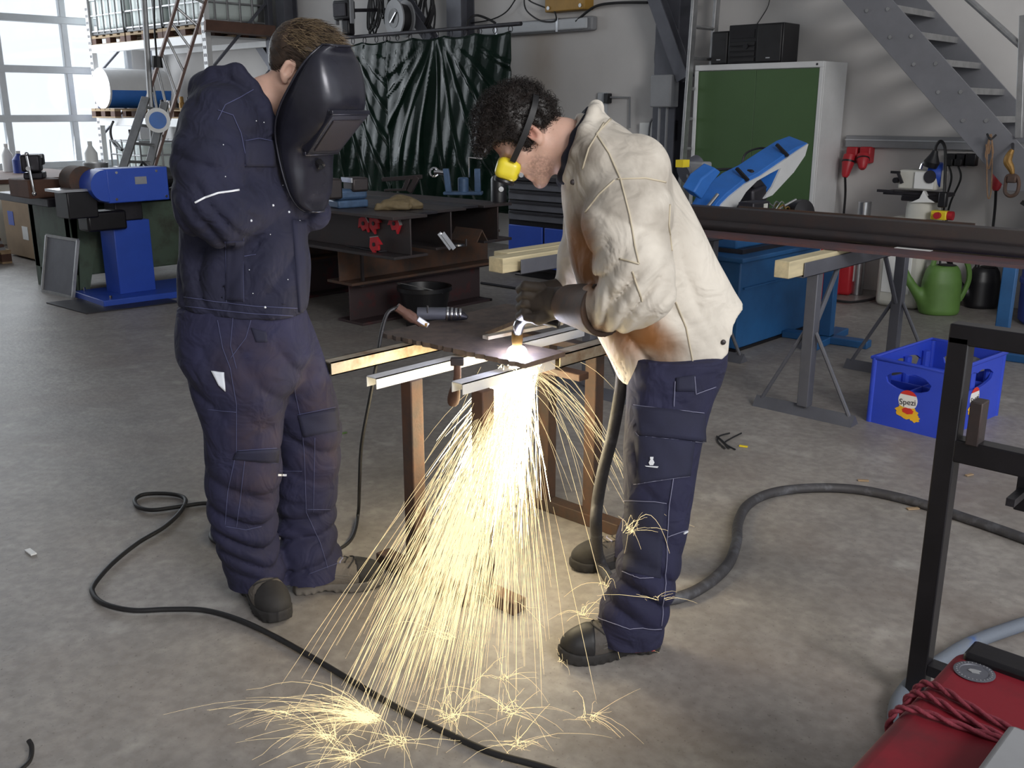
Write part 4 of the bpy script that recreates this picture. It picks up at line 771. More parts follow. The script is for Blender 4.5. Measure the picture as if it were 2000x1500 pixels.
MB().tube(spline([sp_(550, 850, -3.75), sp_(570, 790, -3.75), sp_(640, 762, -3.75), sp_(720, 770, -3.7)], 7), .008, 6).out('hose', 'black_rubber', t); MB().tube(spline([sp_(300, 950, -3.8), sp_(400, 880, -3.8), sp_(510, 870, -3.75), sp_(600, 880, -3.7)], 7), .01, 6).out('coolant_hose', 'black_rubber', t)
MB().box(-4.1, -3.35, 5.75, 6.55, .655, .8).out('saw_bed', 'blue_tank', t, .015); 
c = sp_(610, 1080, -3.4); MB().bc((c.x, c.y, c.z - .02), .12, .22, .16).out('clamp_jaw', 'dark_steel', t, .01); MB().bc((c.x + .062, c.y + .05, c.z), .004, .05, .09).out('scale_plate', 'cream', t)
c = sp_(735, 1090, -3.35); t2 = thing('wire_bundle', 'green and yellow wire bundle lying on the saw bed', 'wire', c.to_tuple()); rr = random.Random(3)
for k in range(14):
    d = Vector((rr.uniform(-.05, .05), rr.uniform(-.12, .12), rr.uniform(0, .08))); MB().tube(spline([c + Vector((0, -.1, -.05)) + d * .3, c + d, c + Vector((0, .1, -.05)) + d * .5], 5), .005, 5).out('strand', ('can_green', 'oily_brass', 'zinc')[k % 3], t2)
MB().cyl(c + Vector((0, 0, .02)), sp_(828, 1025, -3.3), .008, 8).out('rod_tip', 'zinc', t2)
c = sp_(845, 1100, -3.3); MB().lathe([(0, -.06), (.1, -.05), (.105, 0), (.1, .05), (0, .06)], c, (.9, -.3, .1), 20).out('pulley', 'black_paint', label='black round pulley beside the wire bundle on the saw', cat='pulley')
# ================================================================ roller stands
def roller(c, rz, label, h=.78):
    t = thing('roller_stand', label, 'stand', c, rz, 'blue roller stands'); MB().box(-.04, .04, -.04, .04, .05, h).out('post', 'blue_tank', t, .005, local=True)
    MB().box(-.3, .3, -.05, .05, 0, .05).out('foot_bar', 'blue_tank', t, .006, local=True); MB().box(-.05, .05, -.32, .32, 0, .05).out('foot_bar', 'blue_tank', t, .006, local=True); MB().box(-.18, .18, -.04, .04, h, h + .03).out('head', 'blue_tank', t, local=True); MB().cyl((-.16, 0, h + .06), (.16, 0, h + .06), .028, 14).out('roller', 'zinc', t, local=True)
c = PG(1612, 668); roller((c.x, c.y, 0), .1, 'blue roller stand behind the grey trestle', .66); c = PG(1950, 700); roller((c.x, c.y, 0), .1, 'blue roller stand right of the drink crate', .66)
# ================================================================ trestles with long steel
def trestle(x, y0, y1, label, ztop=.76, ins=.22):
    t = thing('steel_trestle', label, 'trestle', (x, (y0 + y1) / 2, 0), 0, 'grey steel trestles'); ya, yb = y0 + ins, y1 - .2
    b = MB(); b.box(x - .05, x + .05, y0, y1, ztop, ztop + .006); b.box(x - .05, x - .044, y0, y1, ztop, ztop + .075); b.box(x + .044, x + .05, y0, y1, ztop, ztop + .075); b.out('top_channel', 'steel_grey', t, .002)
    for y in (ya, yb):
        MB().box(x - .03, x + .03, y - .03, y + .03, .05, ztop).out('post', 'steel_grey', t, .004)
        MB().prism([(x - .28, y - .045, 0), (x - .28, y + .045, 0), (x - .28, y + .0, .055)], (.56, 0, 0)).out('foot', 'steel_grey', t)
        for s in (-1, 1): MB().cyl((x + s * .25, y, .04), (x + s * .03, y, .45), .011, 8).out('strut', 'steel_grey', t)
    for y, s in ((ya, 1), (yb, -1)): MB().cyl((x, y + s * .03, .45), (x, y + s * .26, ztop), .014, 8).out('knee_brace', 'steel_grey', t)
    return t
trestle(-2.24, 4.42, 5.95, 'grey steel trestle under the long beams beside the crate')
MB().box(-2.28, -2.2, 4.28, 5.6, .772, .855).out('timber_bar', 'timber', bev=.004, label='squared timber lying in the trestle channel near the crate', cat='timber')
trestle(-3.32, 3.55, 5.6, 'grey steel trestle left of the bending worker', ins=.62)
for k, (x, y0, z) in enumerate(((-3.36, 3.46, .772), (-3.48, 3.62, .772), (-3.3, 3.5, .835))):
    MB().box(x - .05, x + .05, y0, y0 + 1.9, z, z + .075).out('timber_bar', 'timber', bev=.004, label=('front squared timber on the trestle left of the bending worker', 'rear squared timber on the trestle left of the bending worker', 'upper squared timber on the trestle left of the bending worker')[k], cat='timber', group='squared timbers on the left trestle') if k < 2 else None
ly = 4.98
MB().box(-3.62, .6, ly - .2, ly + .0, .858, .873).out('flat_bar', 'purple_steel', label='long brown flat steel bar lying across the trestles', cat='steel bar')
b = MB(); b.box(-3.4, .7, ly + .1, ly + .3, .858, .87); b.box(-3.4, .7, ly + .1, ly + .11, .87, .985); b.box(-3.4, .7, ly + .1, ly + .2, .985, .995); b.out('long_channel', 'mill_steel', label='long dark steel channel lying across the trestles', cat='steel bar')
b = MB().tube([(-3.4, ly + .05, .9), (.7, ly + .05, .9)], .027, 14); b.out('long_pipe', 'mill_steel', label='long dark steel pipe in front of the channel on the trestles', cat='pipe')
b = MB(); b.box(-3.1, -1.72, ly + .34, ly + .46, .858, .868); b.box(-3.1, -1.72, ly + .34, ly + .35, .868, .99); b.out('angle_bar', 'rust_steel', label='shorter rusty steel angle behind the long channel', cat='steel bar')
MB().box(-1.98, -1.8, ly - .02, ly + .02, .874, .876).out('paper_scrap', 'white_plastic', label='white paper scrap on the long flat steel bar', cat='paper')
# ================================================================ drink crate
t = thing('bottle_crate', 'blue plastic bottle crate with drink logo on the floor', 'crate', (-1.72, 5.05, 0), math.radians(-6))
W_, D_, Hc = .4, .62, .34
def crate_wall(fr, to, nm, hole=True):
    fr = Vector(fr); to = Vector(to); d = (to - fr); L_ = d.length; x = d / L_; n_ = Vector((x.y, -x.x, 0)); rows = 12; cols = 20; vs = []; fs = []
    zz = [Hc * j / rows for j in range(rows + 1)]; mk = {}
    inside = lambda u, z: hole and ((u - .5) / .3) ** 2 + ((z - Hc * .73) / (Hc * .14)) ** 2 < 1
    for j in range(rows + 1):
        for i in range(cols + 1):
            u = i / cols; z = zz[j]
            if hole:
                e = math.sqrt(((u - .5) / .3) ** 2 + ((z - Hc * .73) / (Hc * .14)) ** 2)
                if .75 < e < 1.25 : u = .5 + (u - .5) / e; z = Hc * .73 + (z - Hc * .73) / e
            vs.append(fr + x * (u * L_) + Vector((0, 0, z)))
    for j in range(rows):
        for i in range(cols):
            u = (i + .5) / cols; z = (zz[j] + zz[j + 1]) / 2
            if hole and ((u - .5) / .3) ** 2 + ((z - Hc * .73) / (Hc * .14)) ** 2 < .95: continue
            fs.append((j * (cols + 1) + i, j * (cols + 1) + i + 1, (j + 1) * (cols + 1) + i + 1, (j + 1) * (cols + 1) + i))
    b = MB().add(vs, fs); o = b.out(nm, 'blue_plastic', t, local=True, smooth=0); s = o.modifiers.new('thick', 'SOLIDIFY'); s.thickness = .014; s.offset = -1; return o
h_, g_ = W_ / 2, D_ / 2
crate_wall((-h_, -g_, 0), (h_, -g_, 0), 'end_wall'); crate_wall((h_, g_, 0), (-h_, g_, 0), 'end_wall'); crate_wall((h_, -g_, 0), (h_, g_, 0), 'side_wall'); crate_wall((-h_, g_, 0), (-h_, -g_, 0), 'side_wall')
MB().box(-h_ + .005, h_ - .005, -g_ + .005, g_ - .005, .012, .024).out('floor_grid', 'blue_plastic', t, local=True)
for sx in (-1, 1):
    for sy in (-1, 1): MB().cyl((sx * (h_ - .012), sy * (g_ - .012), 0), (sx * (h_ - .012), sy * (g_ - .012), Hc), .018, 12).out('corner_post', 'blue_plastic', t, local=True)
for k in range(1, 4): MB().box(-h_ + .01, h_ - .01, -g_ + D_ * k / 4 - .004, -g_ + D_ * k / 4 + .004, .024, .2).out('divider', 'blue_plastic', t, local=True)
MB().box(-.004, .004, -g_ + .01, g_ - .01, .024, .2).out('divider', 'blue_plastic', t, local=True)
for s in (-1, 1):
    for k in (-1, 0, 1): MB().cyl((s * (h_ - .03), k * .2, .02), (s * (h_ - .03), k * .2, Hc - .04), .022, 10).out('inner_rib', 'blue_plastic', t, local=True)
MB().tube([(-h_, -g_, Hc), (h_, -g_, Hc), (h_, g_, Hc), (-h_, g_, Hc)], .011, 8, closed=True).out('rim', 'blue_plastic', t, local=True)
mat('logo_yellow', 'f0b92b', .5, var=.15); mat('logo_red', 'd6352b', .5, var=.1); mat('logo_white', 'f0eeea', .5, var=.02); mat('logo_black', '1b1a22', .5, var=.05)
def logo(fr, nm='logo'):
    def disc(cx, cz, rx, rz, m_, y, lo=0, hi=6.2832, wav=0):
        pts = [(cx + rx * math.cos(a) * (1 + wav * math.sin(9 * a)), cz + rz * math.sin(a) * (1 + wav * math.sin(7 * a))) for a in np.linspace(lo, hi, 26)[:-1 if hi > 6 else None]]
        MB().prism([fr(x, z, y) for x, z in pts], fr(0, 0, y + .0008) - fr(0, 0, y)).out('logo_shape', m_, t, local=True)
    disc(0, .158, .05, .05, 'logo_white', .0005); disc(0, .16, .05, .05, 'logo_red', .0014, .55, 2.6); disc(0, .135, .045, .016, 'logo_white', .0016); disc(0, .098, .058, .035, 'logo_yellow', .0014, wav=.12); disc(.005, .105, .03, .016, 'logo_red', .0024, wav=.1); disc(.045, .075, .025, .02, 'logo_yellow', .0016, wav=.2)
    V, Fc = text_mesh('Spezi', .042, .0006); ca, sa = math.cos(.12), math.sin(.12)
    MB().add([fr((v.x * ca - v.y * sa) * 1.0, .148 + v.x * sa + v.y * ca, .003 + v.z) for v in V], Fc).out('lettering', 'logo_black', t, local=True, smooth=0)
logo(lambda x, z, y: Vector((x + .01, -g_ - y, z))); logo(lambda x, z, y: Vector((h_ + y, x + .0, z)))
# ================================================================ people (modelled in the camera-aligned frame, then turned into the room)
mat('skin', 'd0a896', .5, var=.08, scale=25, bump=.08, bscale=220, spec=.4)
M['skin'].node_tree.nodes['Principled BSDF'].inputs['Subsurface Weight'].default_value = .08
mat('hair_dark', '1d1512', .5, var=.4, scale=60); mat('hair_fair', '3a2d24', .5, var=.5, scale=50); mat('hair_streak', '7c6a52', .45, var=.3, scale=40)
mat('navy_cloth', '1c1d34', .85, var=.25, scale=7, bump=.25, bscale=420, bdist=.0012, wr=(11, .55, .035))
mat('navy_trouser', '20203c', .85, var=.25, scale=6, bump=.25, bscale=420, bdist=.0012, wr=(10, .55, .035))
mat('navy_patch', '212238', .85, var=.2, scale=9, bump=.25, bscale=420, bdist=.0012)
mat('stitch', '8d8da6', .8, var=.1); mat('stitch_dim', '4b4e70', .8, var=.1)
mat('leather_jacket', 'd7cfc3', .72, var=.1, scale=5, bump=.3, bscale=60, bdist=.004, wr=(8, .5, .04))
mat('leather_seam', 'c2b69f', .7, var=.1)
mat('welding_glove', '433a32', .7, var=.25, scale=14, bump=.25, bscale=70)
mat('glove_cuff', '473b34', .7, col2='5f432f', lo=.45, hi=.7, scale=8, bump=.2)
mat('boot_leather', '4d4844', .7, var=.25, scale=18, bump=.25, bscale=120, wr=(26, .4, .012)); mat('boot_grey', '6b645c', .8, var=.2, scale=20, bump=.2, bscale=150, wr=(26, .4, .012))
mat('boot_sole', '2c2a2a', .8, var=.25, scale=25); mat('sole_grey', '6e6964', .8, var=.2, scale=20)
mat('shield_black', '2a2a34', .27, .25, var=.25, scale=9, bump=.12, bscale=45, bdist=.002, spec=.6)
mat('shield_glass', '3a3538', .25, .1, var=.15); mat('paper', 'd8dce6', .7, var=.04); mat('reflective', 'e8eaf0', .4, var=.03)
mat('goggle_yellow', 'e6d233', .38, var=.05, coat=.3); mat('lining_navy', '151828', .8, var=.2)
stub = None
def rpx(n, p): return n * (p.y * cP + (H - p.z) * sP) / F
def row(py, l, r, d, hy): a = PC(l, py, d); b = PC(r, py, d); return (a.z, a.x, b.x, d, hy)
def node(px, py, d, r): p = PC(px, py, d); return (p, rpx(r, p))
def zline(pts, d):
    q = sorted((PC(x, y, d).x, PC(x, y, d).z) for x, y in pts); return np.array([a for a, _ in q]), np.array([b for _, b in q])
def tubes(P, r, n=3):
    """many thin strands in one mesh: P (N,K,3), r (N,K)"""
    P = np.asarray(P, float); N, K, _ = P.shape; t = np.gradient(P, axis=1); t /= np.linalg.norm(t, axis=2, keepdims=True) + 1e-9
    ref = np.where(np.abs(t[..., 2:3]) > .9, np.array([1., 0, 0]), np.array([0, 0, 1.])); u = np.cross(t, ref); u /= np.linalg.norm(u, axis=2, keepdims=True) + 1e-9; w = np.cross(t, u)
    a = np.arange(n) * 2 * np.pi / n; V = P[:, :, None] + np.asarray(r)[..., None, None] * (u[:, :, None] * np.cos(a)[:, None] + w[:, :, None] * np.sin(a)[:, None])
    i = np.arange(N)[:, None, None] * K * n; k = np.arange(K - 1)[None, :, None] * n; j = np.arange(n)[None, None, :]; jn = (j + 1) % n
    Q = np.stack([i + k + j, i + k + jn, i + k + n + jn, i + k + n + j], -1).reshape(-1, 4); return V.reshape(-1, 3), Q
def head_frame(o, pitch, yaw=0, face=1):
    """columns forward, left, up; face=+1 looks to the right of the picture, -1 to the left"""
    f = Vector((face * math.cos(pitch) * math.cos(yaw), -math.cos(pitch) * math.sin(yaw), -math.sin(pitch))); s = Vector((0, 0, 1)).cross(f).normalized(); u = f.cross(s); return np.array([tuple(f), tuple(s), tuple(u)], dtype=np.float32).T
def head_sdf(q):
    d = ell(q, (-.008, 0, .045), (.1, .077, .092)); d = smin(d, ell(q, (.04, 0, -.03), (.06, .06, .088)), .03)
    for s in (-1, 1):
        d = smin(d, cap(q, (.0, s * .052, -.045), (.072, s * .016, -.1), .018, .018), .03); d = smin(d, cap(q, (.068, s * .05, -.012), (.05, s * .056, -.01), .016, .016), .02)
        d = smin(d, cap(q, (.09, s * .014, .024), (.072, s * .048, .024), .011, .01), .012); d = smax(d, -ell(q, (.105, s * .033, .004), (.02, .017, .011)), .01)
        d = smin(d, ell(q, (.079, s * .033, .003), (.0125, .0125, .0115)), .003)
    d = smin(d, ell(q, (.086, 0, -.108), (.017, .022, .016)), .02); d = smin(d, cap(q, (.093, 0, .014), (.114, 0, -.03), .008, .0125), .012)
    for s in (-1, 1): d = smin(d, ell(q, (.1, s * .013, -.034), (.01, .008, .008)), .006)
    d = smin(d, cap(q, (.094, -.018, -.066), (.094, .018, -.066), .007, .007), .006); d = smin(d, cap(q, (.092, -.016, -.078), (.092, .016, -.078), .0075, .0075), .006); d = smax(d, -cap(q, (.106, -.022, -.072), (.106, .022, -.072), .0035, .0035), .004)
    for s in (-1, 1):
        e = ell(q, (-.012, s * .082, .004), (.019, .008, .033)); e = smax(e, -ell(q, (-.007, s * .092, .006), (.0115, .012, .021)), .003); e = smin(e, cap(q, (-.024, s * .086, .022), (-.024, s * .085, -.01), .005, .005), .004)
        e = smin(e, ell(q, (-.004, s * .08, -.026), (.009, .006, .009)), .006); d = smin(d, e, .007)
    return d
def make_head(t, o, R, neck, name='head'):
    o = v3(o)
    def f(p):
        q = (p - o) @ R; d = head_sdf(q); return smin(d, chain(p, neck, .02), .03)
    pts = np.array([o] + [v3(a) for a, _ in neck]); V, Q = nets(f, pts.min(0) - .17, pts.max(0) + .17, .0042); return finish(name, V, Q, 'skin', t, smooth=180, C=True)
def hair_base(t, o, R, hl, thick, m_, wobf, amp, seed, front=0):
    o = v3(o); hx, hz = np.array([a for a, _ in hl]), np.array([b for _, b in hl])
    def f(p):
        q = (p - o) @ R; d = ell(q, (-.01 + front, 0, .05), (.104 + thick, .081 + thick * .35, .096 + thick)); lim = np.interp(q[:, 0], hx, hz) - q[:, 2]
        return smax(d + amp * wob(p, wobf, seed), lim + .004 * wob(p, 200, seed + 1), .012)
    V, Q = nets(f, o - .19, o + .19, .005); finish('hair', V, Q, m_, t, smooth=180, C=True); return V, Q
def strands(t, V, Q, o, R, n, length, r, m_, mode, seed):
    rg = np.random.default_rng(seed); o = v3(o); i = rg.choice(len(V), n); P0 = V[i]; nrm = P0 - (o + R @ np.array([-.01, 0, .03])); nrm /= np.linalg.norm(nrm, axis=1, keepdims=True)
    fwd = R[:, 0]; up = R[:, 2]
    if mode == 'curl':
        dr = nrm + rg.normal(size=(n, 3)) * .6
    else:
        dr = fwd * .9 + up * .15 + nrm * .35 + rg.normal(size=(n, 3)) * .18
    dr /= np.linalg.norm(dr, axis=1, keepdims=True); K = 7; s = np.linspace(0, 1, K); L_ = length * rg.uniform(.5, 1.2, (n, 1, 1)); sd = np.cross(dr, rg.normal(size=(n, 3))); sd /= np.linalg.norm(sd, axis=1, keepdims=True); s2 = np.cross(dr, sd)
    if mode == 'curl':
        a = s[None, :] * rg.uniform(4, 8, (n, 1)); P = P0[:, None] + dr[:, None] * (s[None, :, None] * L_ * .6) + (sd[:, None] * np.sin(a)[..., None] + s2[:, None] * (1 - np.cos(a))[..., None]) * .006
    else:
        P = P0[:, None] + dr[:, None] * (s[None, :, None] * L_) - nrm[:, None] * ((s ** 2)[None, :, None] * L_ * .32) + sd[:, None] * ((s ** 2)[None, :, None] * L_ * .12)
    V2, Q2 = tubes(P, r * (1 - .8 * s)[None, :] * np.ones((n, 1))); tag(finish('hair_strands', V2, Q2, m_, t, smooth=180, C=True), None, None, kind='stuff')
def make_shoe(t, heel, toe, mu, ms, lace=True, size=.3, red=False):
    h = Vector((heel.x, heel.y, 0)); f = (Vector((toe.x, toe.y, 0)) - h).normalized(); s = Vector((0, 0, 1)).cross(f); R = np.array([tuple(f), tuple(s), (0, 0, 1)], dtype=np.float32).T; k = size / .3; o = v3(h)
    hw = lambda x: np.interp(x, [-.0, .01, .04, .1, .15, .2, .25, .285, .3], [.012, .03, .037, .034, .042, .05, .046, .03, .01])
    def upper(p):
        q = ((p - o) @ R) / k; d = ell(q, (.215, 0, .048), (.08, .048, .048)); d = smin(d, cap(q, (.05, 0, .055), (.19, 0, .05), .042, .042), .03); d = smin(d, cap(q, (.045, 0, .065), (.048, 0, .1), .042, .043), .03); d = smin(d, cap(q, (.09, 0, .075), (.17, 0, .06), .032, .03), .03)
        return np.maximum(d + .0015 * wob(q, 90, 3), .022 - q[:, 2]) * k
    def sole(p):
        q = ((p - o) @ R) / k; top = .034 + .012 * np.clip((q[:, 0] - .22) / .08, 0, 1) ** 2 + .006 * np.clip((.06 - q[:, 0]) / .06, 0, 1); bot = .012 * np.clip((q[:, 0] - .24) / .06, 0, 1) ** 2 + .01 * np.exp(-((q[:, 0] - .105) / .03) ** 2)
        tr = .004 * (np.sin(q[:, 0] * 260) > .3) * (q[:, 2] < .012); d = np.maximum(np.abs(q[:, 1]) - hw(q[:, 0]) - .004 + tr, np.maximum(q[:, 2] - top, bot - q[:, 2])); return np.maximum(d, np.maximum(-q[:, 0], q[:, 0] - .302)) * k
    lo = np.array([h.x, h.y, 0]) - [.36, .36, .02]; hi = np.array([h.x, h.y, 0]) + [.36, .36, .26]
    V, Q = nets(upper, lo, hi, .0065); sh = finish('shoe', V, Q, mu, t, smooth=180, C=True); V2, Q2 = nets(sole, lo, hi, .006); finish('sole', V2, Q2, ms, sh, smooth=60, C=True); w = lambda x, y, z: h + f * (x * k) + s * (y * k) + Vector((0, 0, z * k))
    bv = bvh(V, Q)
    def on(x, y):
        r_ = bv.ray_cast(w(x, y, .3), Vector((0, 0, -1))); return (r_[0] + Vector((0, 0, .003))) if r_[0] else w(x, y, .1)
    # toe cap seam, tongue and laces
    MB().tube([on(.205 - .03 * (y / .045) ** 2, y) for y in np.linspace(-.04, .04, 9)], .0022, 5).out('toe_seam', 'boot_sole', sh, C=True)
    for i, x in enumerate((.115, .135, .155, .172)): MB().tube([on(x, -.022), on(x + .012, 0), on(x, .022)], .003, 5).out('lace', 'boot_sole' if i % 2 else 'stitch', sh, C=True)
    m2 = MB(); g = [[on(.1 + .09 * a / 5, -.02 + .04 * b / 4) for b in range(5)] for a in range(6)]; m2.add([p for r_ in g for p in r_], [(a * 5 + b, a * 5 + b + 1, a * 5 + b + 6, a * 5 + b + 5) for a in range(5) for b in range(4)]); m2.out('tongue', 'boot_grey' if not red else 'boot_leather', sh, C=True, smooth=180)
    def toe(p):
        q = ((p - o) @ R) / k; return np.maximum(upper(p) - .0022, (.2 + .35 * np.abs(q[:, 1]) ** 1.0 * .6 - q[:, 0]) * k)
    V3, Q3 = nets(toe, lo, hi, .0065); finish('toe_cap', V3, Q3, 'boot_sole' if not red else 'black_rubber', sh, smooth=180, C=True)
    for sg in (-1, 1):
        for zz in ((.045, .07, .05), (.06, .085, .066)):
            pts = [bv.find_nearest(w(x, sg * .07, z))[0] for x, z in ((.03, zz[0]), (.07, zz[1] - .004), (.11, zz[1]), (.15, (zz[1] + zz[2]) / 2), (.19, zz[2]))]; MB().tube(spline(pts, 4), .0016, 4).out('side_seam', 'sole_grey', sh, C=True, smooth=180)
    if red:
        e = MB(); e.add([w(x, sg * (float(hw(np.array([x]))[0]) + .0055), z) for sg in (-1, 1) for x, z in ((.03, .012), (.09, .016), (.09, .03), (.03, .03))], [(0, 1, 2, 3), (7, 6, 5, 4)]); e.out('red_inset', 'red_plastic', sh, C=True, smooth=0)
    return sh
def seams(t, bv, lines, m_='stitch', r=.0011, lift=.0012, name='seam', n=10):
    for ln in lines:
        p = stick(bv, ln, lift, n)
        if len(p) > 2: MB().tube(p, r, 4).out(name, m_, t, C=True, smooth=180)

# ---------------------------------------------------------------- helmeted worker (left)
bL = PC(500, 900, 2.93); bL = Vector((bL.x, 2.93, 0))
L_ = thing('person', 'worker in dark navy overalls bowing his head behind a black face shield', 'person', (RC @ bL).to_tuple(), YAW)
hoL = PC(585, 146, 2.95); RL = head_frame(hoL, math.radians(35), .1, 1)
make_head(L_, hoL, RL, [node(566, 165, 2.95, 36), node(520, 195, 2.95, 42), node(470, 250, 2.95, 52)])
V, Q = hair_base(L_, hoL, RL, [(-.12, -.05), (-.05, -.04), (-.028, .02), (.005, .02), (.02, .0), (.045, .03), (.06, .06), (.12, .085)], .006, 'hair_fair', 70, .003, 11)
strands(L_, V, Q, hoL, RL, 1900, .055, .0012, 'hair_fair', 'comb', 5); up_ = V[(V - v3(hoL)) @ RL[:, 2] > .06]; strands(L_, up_, Q, hoL, RL, 1500, .06, .0011, 'hair_streak', 'comb', 6)
jl = [row(140, 435, 475, 2.95, .07), row(158, 412, 490, 2.95, .12), row(185, 388, 512, 2.95, .18), row(220, 370, 545, 2.95, .22), row(270, 355, 556, 2.95, .215), row(330, 352, 566, 2.95, .2), row(400, 358, 578, 2.95, .19), row(450, 360, 594, 2.95, .18), row(520, 359, 601, 2.95, .18), row(580, 357, 601, 2.95, .18), row(635, 356, 594, 2.95, .18)]
arm_n = [node(432, 235, 2.8, 66), node(408, 310, 2.74, 66), node(402, 395, 2.71, 58), node(425, 412, 2.72, 56), node(500, 403, 2.85, 50), node(590, 392, 3.03, 44)]
arm_f = [node(470, 235, 3.12, 62), node(500, 330, 3.16, 56), node(540, 400, 3.14, 52), node(612, 415, 3.0, 36)]
hemx, hemz = zline([(340, 597), (360, 600), (420, 608), (500, 616), (560, 620), (610, 622)], 2.85)
def jackL(p):
    d = loft(p, jl, 2.5)
    d = smin(d, chain(p, arm_f, .03), .02)
    d2 = chain(p, arm_n, .03)
    d2 = d2 + fold(p, PC(440, 415, 2.7), .1, (.9, 0, .45), 62, .011, 3) + fold(p, PC(540, 395, 2.8), .1, (1, 0, .25), 55, .007, 5) + fold(p, PC(390, 310, 2.7), .13, (.35, 0, 1), 40, .006, 8)
    d = smin(d, d2, .022)
    for c, r in (((435, 168, 2.95), (.09, .13, .05)), ): d = smin(d, ell(p, PC(*c), r), .02)
    d = smin(d, chain(p, [node(385, 180, 2.88, 16), node(418, 150, 2.85, 17), node(462, 142, 2.84, 16), node(490, 172, 2.84, 15), node(510, 205, 2.84, 15), node(532, 250, 2.85, 14)], .02), .015)
    d = smin(d, chain(p, [node(462, 145, 3.06, 16), node(495, 178, 3.06, 16), node(530, 245, 3.05, 14)], .02), .015)
    d = d + fold(p, PC(480, 500, 2.78), .16, (.75, 0, -.6), 26, .012, 4) + fold(p, PC(400, 520, 2.78), .13, (1, 0, .1), 40, .012, 9) + fold(p, PC(440, 210, 2.75), .12, (.6, 0, .8), 30, .006, 14) + .003 * wob(p, 24, 2)
    d = smax(d, -chain(p, [node(566, 165, 2.95, 34), node(525, 195, 2.95, 40)], .02), .008)
    hz = np.interp(p[:, 0], hemx, hemz); d = smax(d, hz - p[:, 2], .008); return np.maximum(d, -np.maximum(d + .014, p[:, 2] - hz - .1))
c0 = PC(335, 640, 2.95); c1 = PC(640, 110, 2.95)
V, Q = nets(jackL, (c0.x - .02, 2.5, c0.z - .02), (c1.x + .03, 3.35, c1.z + .03), .0085); jacketL = finish('jacket', V, Q, 'navy_cloth', L_, smooth=180, C=True); bjL = bvh(V, Q)
seams(L_, bjL, [[(425, 235), (440, 205), (470, 190), (495, 175)], [(425, 215), (455, 225), (470, 260), (478, 300)], [(478, 275), (505, 270), (535, 276)], [(477, 322), (505, 324), (535, 325)], [(440, 420 + 52), (442, 590)], [(475, 465), (476, 590)], [(360, 580), (430, 590), (500, 598), (580, 602)], [(362, 598), (430, 606), (500, 613), (580, 617)], [(475, 500), (500, 497)]], 'stitch_dim', .0014, .0016, 'seam')
seams(L_, bjL, [[(381, 396), (400, 386), (425, 377), (466, 371)]], 'reflective', .0035, .001, 'reflective_piping', 14)
patch(bjL, ((571, 430), (598, 432), (597, 610), (583, 610)), 4, 16, .006, .006).out('button_placket', 'navy_patch', L_, C=True, smooth=180)
patch(bjL, ((478, 275), (536, 276), (536, 326), (478, 324)), 8, 8, .005, .004).out('chest_pocket', 'navy_patch', L_, C=True, smooth=180)
patch(bjL, ((441, 472), (476, 470), (476, 588), (440, 586)), 6, 14, .004, .004).out('side_pocket', 'navy_patch', L_, C=True, smooth=180)
for q in ((436, 283), (533, 401), (564, 414), (490, 431), (518, 600), (585, 432), (528, 458), (487, 527), (562, 546), (494, 573), (552, 362), (500, 236), (515, 239), (440, 345)):
    p = stick(bjL, [q, (q[0] + .1, q[1] + .1)], .001, 1); k = .0035 if q[1] > 390 and q[0] in (533, 564, 490, 518, 585) else .0016
    if p: MB().sph(p[0], k, 5).out('paint_fleck' if k < .003 else 'press_stud', 'reflective', L_, C=True)
tl = [row(560, 372, 580, 2.95, .16), row(598, 358, 590, 2.95, .172), row(640, 352, 596, 2.95, .175), row(690, 351, 605, 2.95, .17), row(740, 385, 590, 2.95, .15), row(775, 420, 560, 2.95, .1)]
legn = [row(600, 356, 520, 2.9, .12), row(650, 350, 530, 2.89, .125), row(690, 351, 545, 2.88, .125), row(740, 372, 556, 2.87, .12), row(780, 390, 556, 2.87, .115), row(850, 402, 548, 2.86, .105), row(900, 403, 546, 2.86, .1), row(950, 404, 544, 2.86, .098), row(1000, 410, 535, 2.86, .095), row(1050, 424, 532, 2.88, .09), row(1090, 436, 545, 2.9, .09), row(1120, 444, 560, 2.91, .09), row(1146, 450, 566, 2.92, .09)]
legf = [row(600, 440, 592, 3.02, .12), row(650, 470, 612, 3.04, .12), row(720, 512, 636, 3.05, .115), row(770, 532, 652, 3.05, .11), row(830, 541, 664, 3.05, .105), row(900, 542, 662, 3.05, .1), row(960, 543, 656, 3.05, .095), row(1010, 546, 652, 3.05, .09), row(1050, 548, 652, 3.02, .09), row(1090, 553, 664, 3.0, .105), row(1128, 552, 667, 2.985, .115)]
def trL(p):
    d = smin(loft(p, legn, 2.4), loft(p, tl, 2.4), .03); d = smin(d, loft(p, legf, 2.4), .012)
    d = d + fold(p, PC(490, 1050, 2.8), .13, (.35, 0, 1), 46, .017, 21) + fold(p, PC(600, 1060, 2.98), .12, (-.3, 0, 1), 46, .016, 22) + fold(p, PC(480, 960, 2.78), .12, (.5, 0, 1), 32, .011, 23) + fold(p, PC(600, 880, 2.96), .14, (.4, 0, 1), 30, .009, 24) + fold(p, PC(540, 740, 2.85), .12, (.8, 0, .5), 30, .01, 25) + fold(p, PC(400, 760, 2.8), .1, (.9, 0, .4), 34, .011, 26) + .0035 * wob(p, 26, 5)
    return d
c0 = PC(340, 1160, 2.8); c1 = PC(690, 550, 3.1)
V, Q = nets(trL, (c0.x - .02, 2.68, .05), (c1.x + .03, 3.2, c1.z + .02), .0085); mat('navy_trouser_dusty', '20203c', .85, var=.25, scale=6, bump=.25, bscale=420, bdist=.0012, wr=(10, .55, .035))
def sL(px, py, d, r, k): p = PC(px, py, d) - bL; return (p.x, p.y, p.z, r, k)
